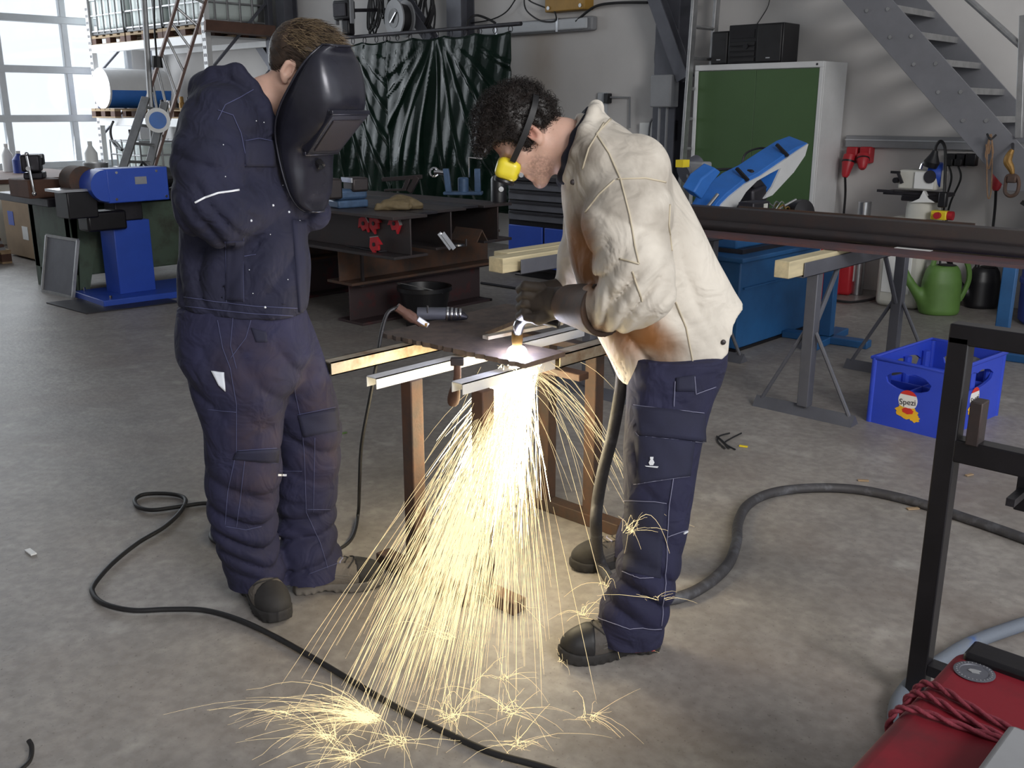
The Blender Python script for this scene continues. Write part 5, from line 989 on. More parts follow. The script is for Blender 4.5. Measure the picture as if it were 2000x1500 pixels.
stain(M['navy_trouser_dusty'], [sL(510, 860, 2.76, .13, .7), sL(500, 720, 2.75, .16, .5), sL(620, 760, 2.94, .13, .6), sL(640, 900, 2.95, .13, .5), sL(500, 960, 2.76, .12, .6)], '3d3038', 14, .8, .3, .65)
trousersL = finish('trousers', V, Q, 'navy_trouser_dusty', L_, smooth=180, C=True); btL = bvh(V, Q)
seams(L_, btL, [[(425, 625), (435, 680), (450, 720), (462, 790), (462, 880), (458, 900), (445, 960), (440, 1025)], [(455, 620), (450, 675), (462, 720)], [(450, 700), (480, 660), (490, 625)], [(462, 880), (540, 875)], [(455, 895), (542, 905)], [(478, 900), (470, 970), (462, 1030)], [(440, 1028), (480, 1035), (510, 1028)], [(575, 760), (590, 830), (595, 900), (598, 1000), (625, 1060), (640, 1110)], [(580, 810), (655, 795)], [(592, 853), (662, 842)], [(615, 855), (612, 1000)], [(598, 995), (645, 995)], [(545, 920), (590, 920)], [(405, 800), (462, 805)], [(602, 1122), (664, 1098)]], 'stitch_dim', .0012, .0014)
patch(btL, ((462, 882), (543, 876), (541, 904), (455, 897)), 10, 4, .006, .004).out('knee_pocket', 'navy_patch', L_, C=True, smooth=180); patch(btL, ((582, 812), (656, 797), (661, 842), (593, 853)), 10, 6, .006, .004).out('knee_pocket', 'navy_patch', L_, C=True, smooth=180)
patch(btL, ((543, 926), (560, 926), (560, 930), (543, 930)), 3, 1, .002, .002).out('reflective_tab', 'reflective', L_, C=True)
patch(btL, ((413, 724), (438, 727), (441, 764), (428, 752)), 4, 6, .007, .001).out('paper_note', 'paper', L_, C=True, smooth=180)
patch(btL, ((490, 640), (520, 648), (522, 668), (500, 668)), 4, 4, .004, .003).out('torn_patch', 'navy_patch', L_, C=True, smooth=180)
make_shoe(L_, GC(482, 1142), GC(548, 1214), 'boot_grey', 'boot_sole', size=.325); make_shoe(L_, GC(572, 1156), GC(738, 1140), 'boot_grey', 'sole_grey', size=.305)
# hand behind the shield
def handL(p):
    d = ell(p, PC(588, 376, 3.00), (.038, .03, .05))
    for k in range(4): d = smin(d, chain(p, [(PC(592, 360 + 9 * k, 2.98), .011), (PC(604, 358 + 9 * k, 2.98), .01), (PC(603, 364 + 9 * k, 3.02), .009)], .006), .006)
    d = smin(d, chain(p, [(PC(580, 368, 2.98), .013), (PC(590, 350, 2.97), .011), (PC(599, 346, 2.98), .01)], .006), .008); return smin(d, cap(p, PC(588, 382, 3.00), PC(588, 405, 3.03), .031, .032), .02)
c = PC(590, 380, 3.00); V, Q = nets(handL, (c.x - .1, 2.8, c.z - .1), (c.x + .1, 3.05, c.z + .1), .004); finish('hand', V, Q, 'skin', L_, smooth=180, C=True)
# the face shield he holds
yw = math.radians(33)
sh_rows = [((640, 90), (662, 92), .045), ((620, 110), (694, 112), .08), ((598, 138), (710, 142), .098), ((578, 170), (719, 174), .106), ((560, 200), (721, 206), .108), ((547, 232), (708, 240), .106), ((543, 262), (676, 272), .1), ((546, 290), (650, 292), .094), ((552, 320), (643, 318), .09), ((560, 350), (642, 348), .085), ((570, 380), (639, 380), .075), ((582, 402), (630, 402), .055), ((594, 414), (618, 414), .03)]
dS = 2.86; NA = 32; piv = PC(630, 250, dS); axf = Vector((math.cos(yw), -math.sin(yw), 0)); axs = Vector((math.sin(yw), math.cos(yw), 0))
def shield_pt(v, th):
    f = v * (len(sh_rows) - 1); i = min(int(f), len(sh_rows) - 2); t_ = f - i; g = lambda k: sh_rows[max(0, min(len(sh_rows) - 1, k))]
    def cr(a, b, c, d): return .5 * (2 * b + (c - a) * t_ + (2 * a - 5 * b + 4 * c - d) * t_ ** 2 + (3 * b - a - 3 * c + d) * t_ ** 3)
    rx, ry, fx, fy, w = [cr(*[fn(g(i + k)) for k in (-1, 0, 1, 2)]) for fn in (lambda r: r[0][0], lambda r: r[0][1], lambda r: r[1][0], lambda r: r[1][1], lambda r: r[2])]
    ce = abs(math.cos(th)) ** (2 / 3.6); si = math.copysign(abs(math.sin(th)) ** (2 / 3.6), math.sin(th)); a = PC(rx, ry, dS); b = PC(fx, fy, dS)
    xr = (a.x - piv.x + w * math.sin(yw)) / math.cos(yw); xf = (b.x - piv.x - .72 * w * math.sin(yw)) / math.cos(yw); xf = max(xf, xr + .03)
    q = piv + axf * (xr + (xf - xr) * ce) + axs * (w * si); q.z = a.z + (b.z - a.z) * ce; return q
NV = 48; grid = [[shield_pt(j / NV, -math.pi / 2 + math.pi * i / NA) for i in range(NA + 1)] for j in range(NV + 1)]
sh_t = thing('face_shield', 'black welding hand shield held in front of the left worker\'s face', 'shield', (RC @ Vector((piv.x, piv.y, grid[-1][0].z))).to_tuple(), YAW)
b = MB(); b.add([p for r_ in grid for p in r_], [(j * (NA + 1) + i, (j + 1) * (NA + 1) + i, (j + 1) * (NA + 1) + i + 1, j * (NA + 1) + i + 1) for j in range(NV) for i in range(NA)])
o = b.out('shell', 'shield_black', sh_t, C=True, smooth=180); so = o.modifiers.new('thick', 'SOLIDIFY'); so.thickness = .004; so.offset = -1
edge = [grid[j][0] for j in range(NV + 1)] + [grid[NV][i] for i in range(1, NA + 1)] + [grid[j][NA] for j in range(NV - 1, -1, -1)] + [grid[0][i] for i in range(NA - 1, 0, -1)]
MB().tube(edge[::2], .0035, 6, closed=True).out('rim', 'shield_black', sh_t, C=True, smooth=180)
# filter window frame on the front face
v0, v1 = .36, .575; fc = [shield_pt(v0, -.5), shield_pt(v0, .5), shield_pt(v1, .5), shield_pt(v1, -.5)]; cen = sum(fc, Vector()) / 4; nn = (fc[1] - fc[0]).cross(fc[3] - fc[0]).normalized(); nn = nn if nn.x > 0 else -nn
def quadframe(sc0, l0, l1): return [cen + (p - cen) * sc0 + nn * l0 for p in fc], nn * (l1 - l0)
q_, e_ = quadframe(1.05, -.03, .02); MB().prism(q_, e_).out('window_frame', 'shield_black', sh_t, .004, C=True); q_, e_ = quadframe(.8, .018, .024); MB().prism(q_, e_).out('filter_glass', 'shield_glass', sh_t, .002, C=True)
for k in (0, 1): MB().bar(cen + (fc[k * 3] - cen) * 1.08 + nn * .012, cen + (fc[1 + k] - cen) * 1.08 + nn * .012, .012, .012).out('window_clip', 'shield_black', sh_t, .002, C=True)
p0 = shield_pt(.66, .0); MB().cyl(p0 + nn * .0, p0 + nn * .02, .012, 10).out('wing_screw', 'black_plastic', sh_t, C=True); MB().bar(p0 + nn * .02 + Vector((0, -.02, 0)), p0 + nn * .02 + Vector((0, .02, 0)), .008, .01).out('wing_nut', 'black_plastic', sh_t, C=True)
MB().cyl(PC(600, 340, 3.0), PC(599, 398, 3.0), .012, 10).out('handle', 'black_plastic', sh_t, C=True)
# ---------------------------------------------------------------- cutting worker (right)
bR = Vector((PC(1270, 900, 2.72).x, 2.72, 0))
R_w = thing('person', 'bending worker in pale leather jacket and yellow goggles cutting the plate', 'person', (RC @ bR).to_tuple(), YAW)
hoR = PC(1033, 266, 2.95); RR = head_frame(hoR, math.radians(53), .06, -1)
hsk = M['skin'].copy(); M['skin_ruddy'] = hsk
make_head(R_w, hoR, RR, [node(1062, 268, 2.95, 42), node(1100, 280, 2.95, 46), node(1160, 330, 2.95, 60)])
hd = [c for c in R_w.children if c.name.startswith('head')][0]; hd.data.materials[0] = hsk
def hl_(x, y, z, r, k): p = Vector(tuple(v3(hoR) + RR @ np.array([x, y, z], dtype=np.float32))) - bR; return (p.x, p.y, p.z, r, k)
stain(hsk, [hl_(.05, sg * .05, -.075, .055, .55) for sg in (-1, 1)] + [hl_(.085, 0, -.1, .045, .5), hl_(.02, -.06, -.055, .04, .4)], '7a5f55', 160, .8, .3, .6); stain(hsk, [hl_(-.012, sg * .085, .004, .03, .5) for sg in (-1, 1)] + [hl_(.09, 0, -.07, .03, .5), hl_(.085, 0, .05, .045, .5)], 'b0604f', 30, .8, .25, .5)
V, Q = hair_base(R_w, hoR, RR, [(-.12, -.055), (-.05, -.045), (-.03, .02), (.0, .022), (.008, -.025), (.03, -.02), (.042, .035), (.07, .07), (.13, .08)], .024, 'hair_dark', 95, .008, 31, .014)
strands(R_w, V, Q, hoR, RR, 3800, .034, .0011, 'hair_dark', 'curl', 8)
jr = [row(222, 1130, 1175, 2.95, .07), row(240, 1118, 1205, 2.95, .13), row(265, 1108, 1240, 2.95, .2), row(300, 1100, 1285, 2.95, .235), row(340, 1097, 1312, 2.95, .245), row(400, 1099, 1342, 2.95, .24), row(450, 1105, 1366, 2.95, .23), row(500, 1112, 1390, 2.95, .22), row(560, 1130, 1424, 2.95, .21), row(600, 1142, 1452, 2.95, .2), row(618, 1148, 1462, 2.95, .2), row(650, 1165, 1450, 2.95, .2), row(700, 1192, 1434, 2.95, .2), row(775, 1226, 1432, 2.95, .2)]
hmx, hmz = zline([(1150, 770), (1222, 764), (1260, 758), (1330, 742), (1390, 716), (1424, 692), (1432, 640), (1445, 622), (1475, 606)], 2.78)
armR = [node(1238, 335, 2.8, 72), node(1225, 430, 2.72, 80), node(1240, 515, 2.67, 68), node(1260, 568, 2.65, 55), node(1225, 588, 2.69, 52), node(1168, 602, 2.78, 47)]
armRf = [node(1190, 330, 3.13, 62), node(1160, 430, 3.16, 56), node(1138, 505, 3.17, 46), node(1118, 552, 3.17, 36)]
def jackR(p):
    d = loft(p, jr, 2.5); d = d + fold(p, PC(1380, 520, 2.74), .2, (1, 0, .35), 15, .012, 41) + fold(p, PC(1270, 690, 2.72), .15, (.8, 0, .7), 24, .014, 42)
    d = smin(d, chain(p, armRf, .03), .02); a = chain(p, armR, .04)
    a = a + fold(p, PC(1212, 570, 2.63), .105, (.85, 0, -.55), 58, .016, 43) + fold(p, PC(1185, 600, 2.68), .08, (1, 0, -.1), 70, .012, 44) + fold(p, PC(1250, 440, 2.62), .16, (.4, 0, 1), 22, .007, 45)
    d = smin(d, a, .016)
    col = chain(p, [node(1160, 218, 2.86, 13), node(1143, 256, 2.82, 14), node(1128, 300, 2.81, 14), node(1110, 348, 2.84, 13)], .02); col = smin(col, chain(p, [node(1160, 218, 2.86, 13), node(1164, 210, 2.95, 12), node(1160, 218, 3.05, 13), node(1126, 300, 3.09, 14), node(1110, 345, 3.06, 13)], .02), .01)
    d = smin(d, col, .012); d = smax(d, -chain(p, [node(1040, 258, 2.95, 54), node(1110, 282, 2.95, 50), node(1135, 300, 2.95, 30)], .02), .008)
    d = d + .0035 * wob(p, 20, 46) + .0012 * wob(p, 60, 47)
    hz = np.interp(p[:, 0], hmx, hmz); d = smax(d, hz - p[:, 2], .006); return np.maximum(d, -np.maximum(d + .012, p[:, 2] - hz - .09))
c0 = PC(1060, 790, 2.7); c1 = PC(1480, 180, 2.9)
V, Q = nets(jackR, (c0.x - .03, 2.5, c0.z - .06), (c1.x + .08, 3.36, c1.z + .06), .0078); finish('jacket', V, Q, 'leather_jacket', R_w, smooth=180, C=True); bjR = bvh(V, Q)
def sl(px, py, d, r, k): p = PC(px, py, d) - bR; return (p.x, p.y, p.z, r, k)
stain(M['leather_jacket'], [sl(1245, 655, 2.75, .12, .95), sl(1290, 690, 2.75, .1, .85), sl(1200, 690, 2.78, .12, .4), sl(1180, 640, 2.74, .1, .7), sl(1150, 500, 2.8, .2, .95), sl(1160, 470, 2.72, .12, .8), sl(1170, 450, 2.72, .1, .6), sl(1190, 600, 2.77, .12, .6), sl(1250, 560, 2.67, .1, .3)], '86531f', 6, .7, .22, .5)
stain(M['leather_jacket'], [sl(1125, 300, 2.77, .1, .55), sl(1110, 420, 2.77, .12, .6), sl(1330, 720, 2.72, .15, .45), sl(1240, 300, 2.72, .3, .4), sl(1270, 470, 2.65, .25, .35), sl(1200, 620, 2.74, .12, .5), sl(1130, 540, 3.07, .1, .7)], '5f5142', 10, .6, .25, .55)
seams(R_w, bjR, [[(1195, 230), (1165, 262), (1190, 300), (1212, 350), (1230, 420), (1240, 480), (1248, 515)], [(1205, 350), (1260, 348), (1300, 356)], [(1248, 515), (1210, 505)], [(1200, 352), (1170, 380), (1143, 415)], [(1308, 400), (1306, 440), (1312, 490)], [(1180, 240), (1150, 290), (1138, 330)], [(1320, 590), (1340, 640), (1352, 700), (1356, 738)], [(1235, 530), (1245, 560), (1255, 590)]], 'leather_seam', .003, .001, 'seam', 12)
for q in ((1120, 356), (1412, 668)):
    p = stick(bjR, [q, (q[0] + .1, q[1])], .002, 1)
    if p: MB().sph(p[0], (.008, .005, .008), 8).out('press_stud', 'mill_steel', R_w, C=True)
V, Q = nets(lambda p: np.maximum(chain(p, [node(1150, 232, 2.87, 13), node(1130, 268, 2.85, 14), node(1113, 310, 2.85, 14), node(1104, 345, 2.89, 13), node(1102, 352, 2.99, 13), node(1115, 310, 3.06, 14), node(1150, 228, 3.03, 13), node(1153, 220, 2.95, 13)], .02), -chain(p, [node(1040, 258, 2.95, 50), node(1110, 282, 2.95, 46)], .02)), (PC(1085, 300, 2.95).x - .03, 2.75, PC(1100, 380, 2.95).z), (PC(1185, 300, 2.95).x, 3.14, PC(1100, 195, 2.95).z), .006); finish('undershirt', V, Q, 'lining_navy', R_w, smooth=180, C=True)
# trousers
rl = [row(640, 1235, 1410, 2.93, .17), row(700, 1228, 1415, 2.93, .175), row(740, 1225, 1404, 2.93, .17)]
rn = [row(690, 1228, 1414, 2.85, .13), row(760, 1224, 1396, 2.82, .125), row(820, 1221, 1380, 2.78, .12), row(870, 1219, 1368, 2.75, .115), row(930, 1220, 1357, 2.71, .11), row(1000, 1222, 1346, 2.67, .1), row(1050, 1220, 1335, 2.64, .095), row(1100, 1212, 1324, 2.6, .095), row(1150, 1190, 1311, 2.59, .095), row(1200, 1168, 1299, 2.58, .095), row(1245, 1172, 1290, 2.57, .095)]
rf = [row(690, 1230, 1390, 3.05, .12), row(800, 1226, 1360, 3.08, .115), row(930, 1224, 1330, 3.1, .1), row(1000, 1222, 1310, 3.12, .09), row(1082, 1192, 1300, 3.14, .085)]
def trR(p):
    d = smin(loft(p, rn, 2.4), loft(p, rl, 2.4), .03); d = smin(d, loft(p, rf, 2.4), .012)
    return d + fold(p, PC(1245, 1160, 2.5), .13, (.5, 0, 1), 44, .016, 51) + fold(p, PC(1260, 1040, 2.54), .11, (.6, 0, 1), 34, .011, 52) + fold(p, PC(1300, 800, 2.58), .12, (.5, 0, 1), 30, .006, 53) + fold(p, PC(1240, 900, 2.55), .1, (.9, 0, .5), 36, .008, 54) + .003 * wob(p, 26, 55)
c0 = PC(1150, 1260, 2.55); c1 = PC(1425, 620, 2.9)
V, Q = nets(trR, (c0.x - .03, 2.4, .05), (c1.x + .12, 3.3, c1.z + .05), .008); finish('trousers', V, Q, 'navy_trouser', R_w, smooth=180, C=True); btR = bvh(V, Q)
patch(btR, ((1240, 793), (1372, 808), (1372, 862), (1250, 850)), 14, 6, .012, .004).out('cargo_flap', 'navy_patch', R_w, C=True, smooth=180)
patch(btR, ((1242, 845), (1355, 862), (1346, 930), (1246, 945)), 12, 10, .007, .004).out('cargo_pocket', 'navy_patch', R_w, C=True, smooth=180)
patch(btR, ((1222, 975), (1298, 980), (1290, 1130), (1218, 1115)), 8, 14, .004, .004).out('knee_pad', 'navy_patch', R_w, C=True, smooth=180)
patch(btR, ((1320, 738), (1358, 732), (1356, 764), (1320, 764)), 5, 4, .006, .003).out('belt_loop', 'navy_patch', R_w, C=True, smooth=180)
seams(R_w, btR, [[(1240, 791), (1300, 800), (1373, 806)], [(1318, 745), (1316, 795)], [(1317, 862), (1315, 930), (1305, 1000), (1300, 1120), (1290, 1220)], [(1220, 978), (1302, 982)], [(1302, 1048), (1340, 1035)], [(1218, 1116), (1250, 1130), (1275, 1130)], [(1240, 946), (1345, 930)], [(1168, 1205), (1230, 1228), (1290, 1226)], [(1356, 735), (1358, 770), (1395, 755)], [(1244, 845), (1250, 852), (1372, 864)]], 'stitch', .0011, .006)
# small woven emblem on the cargo pocket
def emb(pts): return [p for p in stick(btR, pts, .0095, 1)]
for poly in (((1269, 903), (1272, 896), (1276, 896), (1279, 903), (1277, 908), (1271, 908)), ((1271, 892), (1277, 892), (1277, 896), (1271, 896)), ((1262, 909), (1286, 911), (1284, 914), (1264, 912))):
    q = [stick(btR, [a, (a[0] + .1, a[1])], .0098, 1)[0] for a in poly]; MB().prism(q, (0, -.0008, 0)).out('woven_emblem', 'reflective', R_w, C=True, smooth=0)
p = stick(btR, [(1335, 1042), (1345, 1036)], .002, 3); MB().tube(p, .003, 5).out('reflective_tab', 'reflective', R_w, C=True)
make_shoe(R_w, GC(1287, 1262), GC(1090, 1292), 'boot_leather', 'boot_sole', size=.315, red=True); make_shoe(R_w, GC(1268, 1092), GC(1150, 1108), 'boot_leather', 'boot_sole', size=.3)
# welding gloves
def gl_near(p):
    d = cap(p, PC(1110, 594, 2.9), PC(1060, 590, 2.98), .05, .047); d = d + fold(p, PC(1100, 594, 2.86), .055, (1, 0, .15), 85, .008, 61)
    for k in range(4):
        y = 560 + 17 * k; dd = 2.96 + .006 * k; d = smin(d, chain(p, [(PC(1056, y + 2, dd), .0175), (PC(1026, y - 2, dd - .004), .015), (PC(1016, y + 6, dd + .035), .014), (PC(1032, y + 12, dd + .07), .013)], .004), .003)
    d = smin(d, chain(p, [(PC(1078, 614, 2.92), .02), (PC(1050, 624, 2.93), .017), (PC(1030, 620, 2.96), .014)], .006), .008); return d + .0015 * wob(p, 90, 62)
c = PC(1062, 590, 2.97); V, Q = nets(gl_near, (c.x - .12, 2.78, c.z - .12), (c.x + .14, 3.12, c.z + .11), .0042); finish('glove', V, Q, 'welding_glove', R_w, smooth=180, C=True)
def cuff(p):
    d = cap(p, PC(1180, 605, 2.74), PC(1116, 596, 2.88), .08, .06); i = cap(p, PC(1215, 608, 2.68), PC(1116, 596, 2.88), .07, .046); d = smax(d, -i, .006); a = v3((PC(1182, 605, 2.74) - PC(1116, 596, 2.88)).normalized()); return np.maximum(d + .003 * wob(p, 40, 63), (p - v3(PC(1180, 605, 2.74))) @ a)
c = PC(1150, 600, 2.81); V, Q = nets(cuff, (c.x - .14, 2.58, c.z - .14), (c.x + .15, 3.02, c.z + .14), .0055); finish('glove_cuff', V, Q, 'glove_cuff', R_w, smooth=180, C=True)
def gl_far(p):
    d = cap(p, PC(1118, 556, 3.17), PC(1080, 572, 3.15), .042, .04)
    for k in range(4): d = smin(d, chain(p, [(PC(1076, 556 + 10 * k, 3.15), .016), (PC(1056, 560 + 10 * k, 3.14), .015), (PC(1052, 572 + 10 * k, 3.1), .014)], .006), .007)
    return d
c = PC(1085, 568, 3.15); V, Q = nets(gl_far, (c.x - .12, 3.03, c.z - .1), (c.x + .12, 3.26, c.z + .1), .005); finish('glove', V, Q, 'welding_glove', R_w, smooth=180, C=True)
# goggles
gax = Vector((-.3, 0, -.95)).normalized(); gup = Vector((-gax.z, 0, gax.x)); go = PC(992, 329, 2.950)
gR = np.array([tuple(gax), (0, 1, 0), tuple(gup)], dtype=np.float32).T
gt = R_w
def gog(p):
    d = rbox(p, go, (.032, .074, .036), .022, gR); fr = (p - v3(go)) @ v3(gax) - .03; return smax(smax(d, fr, .003), -ell(p, PC(1016, 318, 2.950), (.02, .045, .02)), .004)
V, Q = nets(gog, v3(go) - .11, v3(go) + .11, .0038); g_o = finish('goggles', V, Q, 'goggle_yellow', R_w, smooth=60, C=True)
for s in (-1, 1):
    q = go + gax * .03 + Vector((0, s * .036, 0)); MB().lathe([(.029, 0), (.031, .006), (.029, .012), (.024, .012)], q, gax, 24).out('lens_ring', 'black_plastic', g_o, C=True); MB().lathe([(0, .004), (.025, .004), (.025, .009), (0, .009)], q, gax, 20, False).out('lens', 'shield_glass', g_o, C=True)
MB().cyl(PC(1018, 342, 2.875), PC(1018, 342, 2.890), .007, 10).out('vent', 'grey_plastic', g_o, C=True)
hv = BVHTree.FromPolygons([tuple(v) for v in np.concatenate([V])], [tuple(q) for q in Q.tolist()])
sp = spline([PC(1001, 316, 2.872), PC(1014, 288, 2.850), PC(1030, 250, 2.842), PC(1043, 212, 2.850), PC(1047, 190, 2.880), PC(1046, 180, 2.950), PC(1044, 190, 3.030), PC(1030, 250, 3.055), PC(1001, 316, 3.025)], 6)
b = MB(); W2 = []; cH = PC(1020, 260, 2.950)
for i, p in enumerate(sp):
    tg = (sp[min(i + 1, len(sp) - 1)] - sp[max(i - 1, 0)]).normalized(); nr = (p - cH); nr = (nr - tg * nr.dot(tg)).normalized(); sd_ = tg.cross(nr); W2 += [p + sd_ * .0085 + nr * .001, p - sd_ * .0085 + nr * .001, p - sd_ * .0085 - nr * .003, p + sd_ * .0085 - nr * .003]
b.add(W2, [(4 * i + k, 4 * i + (k + 1) % 4, 4 * i + 4 + (k + 1) % 4, 4 * i + 4 + k) for i in range(len(sp) - 1) for k in range(4)]); b.out('strap', 'black_rubber', g_o, C=True, smooth=50)
# ================================================================ plasma torch, flame
FL = PC(1010, 690, 3.1); FL = GC(1010, 691, .778)
tt = thing('cutting_torch', 'black plasma cutting torch held over the steel plate', 'torch', (RC @ FL).to_tuple())
MB().tube(spline([PC(1092, 634, 2.98), PC(1062, 626, 3.0), PC(1036, 620, 3.03), PC(1018, 628, 3.07), PC(1011, 648, FL.y - .005)], 6), [.013] * 8 + [.015] * 9 + [.017] * 8, 12).out('handle', 'black_plastic', tt, C=True, smooth=180)
MB().lathe([(.018, 0), (.019, .03), (.015, .05), (.009, .065)], FL + Vector((0, 0, .075)), (0, 0, -1), 18).out('nozzle', 'oily_brass', tt, C=True); MB().tube(spline([PC(1008, 650, FL.y - .02), PC(1004, 640, FL.y - .03), PC(1008, 628, FL.y - .03)], 5), .004, 6).out('guard_wire', 'chrome', tt, C=True)
emit('arc_white', 'f4f6ff', 60)
MB().sph(FL + Vector((0, 0, .004)), (.034, .034, .026), 12).out('cutting_arc', 'arc_white', C=True, label='blinding white cutting arc at the torch tip', cat='arc')
# ================================================================ cutting stand with plate
st = thing('cutting_stand', 'rusty steel cutting stand with square tube cross bars', 'stand', (-2.3, 2.4, 0))
fA, fB = Vector((-2.5, 1.985, 0)), Vector((-1.92, 2.03, 0))
MB().box(-2.5, -2.05, 1.96, 2.02, 0, .05).out('foot_bar', 'rust_steel', st, .004); MB().box(-2.07, -1.9, 2.03, 2.09, 0, .045).out('foot_bar', 'rust_steel', st, .004)
MB().box(-2.52, -2.02, 2.73, 2.79, 0, .05).out('foot_bar', 'rust_steel', st, .004)
for x, y in ((-2.315, 1.99), (-2.06, 2.06), (-2.17, 2.76), (-2.4, 2.76)): MB().box(x - .026, x + .026, y - .026, y + .026, .045, .716 if y < 2.5 else .69).out('post', 'rust_steel', st, .004)
MB().box(-2.56, -1.95, 2.4, 2.45, .69, .715).out('top_rail', 'rust_steel', st, .003); MB().box(-2.56, -1.95, 2.735, 2.785, .69, .715).out('top_rail', 'rust_steel', st, .003)
def rhs(x, y0, y1, z, w, h, t, m_, label, group='square tubes on the stand', open_=False):
    b = MB(); b.box(x - w / 2, x - w / 2 + t, y0, y1, z, z + h); b.box(x + w / 2 - t, x + w / 2, y0, y1, z, z + h); b.box(x - w / 2, x + w / 2, y0, y1, z + h - t, z + h)
    if not open_: b.box(x - w / 2, x + w / 2, y0, y1, z, z + t)
    return b.out('square_tube', m_, label=label, cat='steel tube', group=group)
mat('tube_old', 'b3a894', .5, .35, col2='8a6a4c', lo=.5, hi=.72, scale=9, bump=.1)
rhs(-2.55, 1.83, 2.9, .716, .05, .045, .004, 'tube_old', 'old pale square tube sticking out farthest left of the stand')
rhs(-2.32, 1.83, 2.85, .716, .05, .035, .003, 'white_metal', 'white steel channel sticking out in the middle of the stand', open_=True)
rhs(-2.08, 1.97, 2.4, .716, .05, .035, .003, 'white_metal', 'white steel channel end right under the cutting arc', open_=True)
rhs(-2.08, 2.42, 3.05, .716, .06, .045, .004, 'tube_old', 'pale square tube under the plate beside the glove')
# hanging file handle under the channel
p = PD(888, 700, 2.97); t = thing('hammer', 'hammer hooked on the stand with its wooden handle hanging down', 'hammer', p.to_tuple())
MB().tube(spline([PD(893, 712, 2.97), PD(893, 740, 2.97), PD(888, 765, 2.97), PD(884, 792, 2.97)], 5), [.011, .011, .012, .012, .012, .013, .013, .014, .015, .016, .018, .019, .02, .019, .017, .012], 12).out('handle', 'dark_wood', t); MB().bar(PD(880, 706, 2.97), PD(906, 706, 2.97), .025, .025).out('hammer_head', 'mill_steel', t, .003)
# plate: L-shaped with a burnt edge
mat('plate_brown', '6a5b52', .6, .3, col2='4f4541', lo=.4, hi=.65, scale=18, bump=.3, bscale=60, bdist=.002)
pl = [(-2.69, 2.17), (-2.01, 2.2), (-2.02, 2.41), (-2.2, 2.40), (-2.42, 2.43), (-2.55, 2.9), (-2.74, 2.88)]
n = 46; e = [(-2.69 + .68 * k / n, 2.17 + .03 * k / n + (.004 * math.sin(k * 1.9) + .003 * math.sin(k * 3.7))) for k in range(n + 1)]
MB().prism([(x, y, .763) for x, y in e + pl[2:]], (0, 0, .016)).out('steel_plate', 'plate_brown', label='brown steel plate with ragged cut edge on the stand', cat='plate', smooth=20)
a, b_ = PG(948, 655, .795), PG(1095, 626, .795)
MB().bar((a.x, a.y, .787), (b_.x, b_.y, .787), .03, .012).out('guide_bar', 'tube_old', label='flat steel guide bar lying beside the torch', cat='bar')
# electrode holder and small grinder on the plate
t = thing('earth_clamp', 'worn earth clamp with black cable at the plate edge', 'clamp', PG(800, 628, .78).to_tuple())
q0, q1 = PD(775, 600, 3.4), PD(822, 632, 3.42); MB().tube(spline([q0, q0.lerp(q1, .5), q1], 6), [.016] * 5 + [.02] * 4 + [.014] * 4, 10).out('grip', 'dark_wood', t); MB().bar(q0.lerp(q1, .5) + Vector((.02, .02, -.01)), q1 + Vector((.015, .02, -.008)), .02, .02).out('jaw', 'zinc', t, .003); MB().bar(q1, PD(835, 634, 3.42), .02, .015).out('tip', 'oily_brass', t, .003)
c = PG(862, 625, .782); t = thing('angle_grinder', 'dark hand grinder with chrome ribs lying on the plate', 'grinder', c.to_tuple(), YAW)
MB().tube([(-.09, 0, .025), (.02, .0, .025)], .024, 14).out('body', 'steel_grey', t, local=True); MB().tube([(.02, 0, .025), (.05, 0, .022), (.085, 0, .015), (.1, -.005, .01)], [.026, .024, .016, .006], 14).out('head', 'dark_steel', t, local=True)
for k in range(4): MB().lathe([(.027 - .002 * k, 0), (.028 - .002 * k, .004), (.027 - .002 * k, .008)], (.02 + .016 * k, 0, .024), (1, 0, -.1), 16).out('chrome_rib', 'chrome', t, local=True)
MB().cyl((-.05, -.02, .03), (-.05, -.02, .06), .003, 6).out('pin', 'chrome', t, local=True)
# ================================================================ cables and hoses on the floor
z1 = .012
cab = [PD(776, 600, 3.4), PD(757, 612, 3.38), PD(745, 650, 3.34), PD(737, 700, 3.3), PD(722, 780, 3.25), PD(706, 870, 3.25), PD(702, 950, 3.3)] + [PG(x, y, z1) for x, y in ((700, 1010), (688, 1050), (655, 1075), (600, 1082), (540, 1078), (470, 1075), (425, 1060), (412, 1045), (430, 1015), (430, 990), (402, 983), (360, 988), (300, 996), (270, 990), (264, 975), (285, 965), (335, 965), (362, 975), (352, 1000), (320, 1030), (270, 1060), (220, 1100), (185, 1140), (182, 1160), (205, 1180), (260, 1192), (330, 1190), (400, 1192), (470, 1212), (540, 1245), (620, 1290), (700, 1338), (790, 1390), (880, 1435), (960, 1470), (1050, 1495), (1130, 1520))]
cab[7].z = .03
sp = spline(cab, 8); MB().tube(sp, [.0065 if i < 90 else .0085 for i in range(len(sp))], 8).out('welding_cable', 'black_rubber', label='thin black welding cable winding over the floor past the left worker', cat='cable', smooth=180)
mat('hose_grey', '3b393c', .6, col2='5f6066', lo=.5, hi=.75, scale=14, bump=.4, bscale=60)
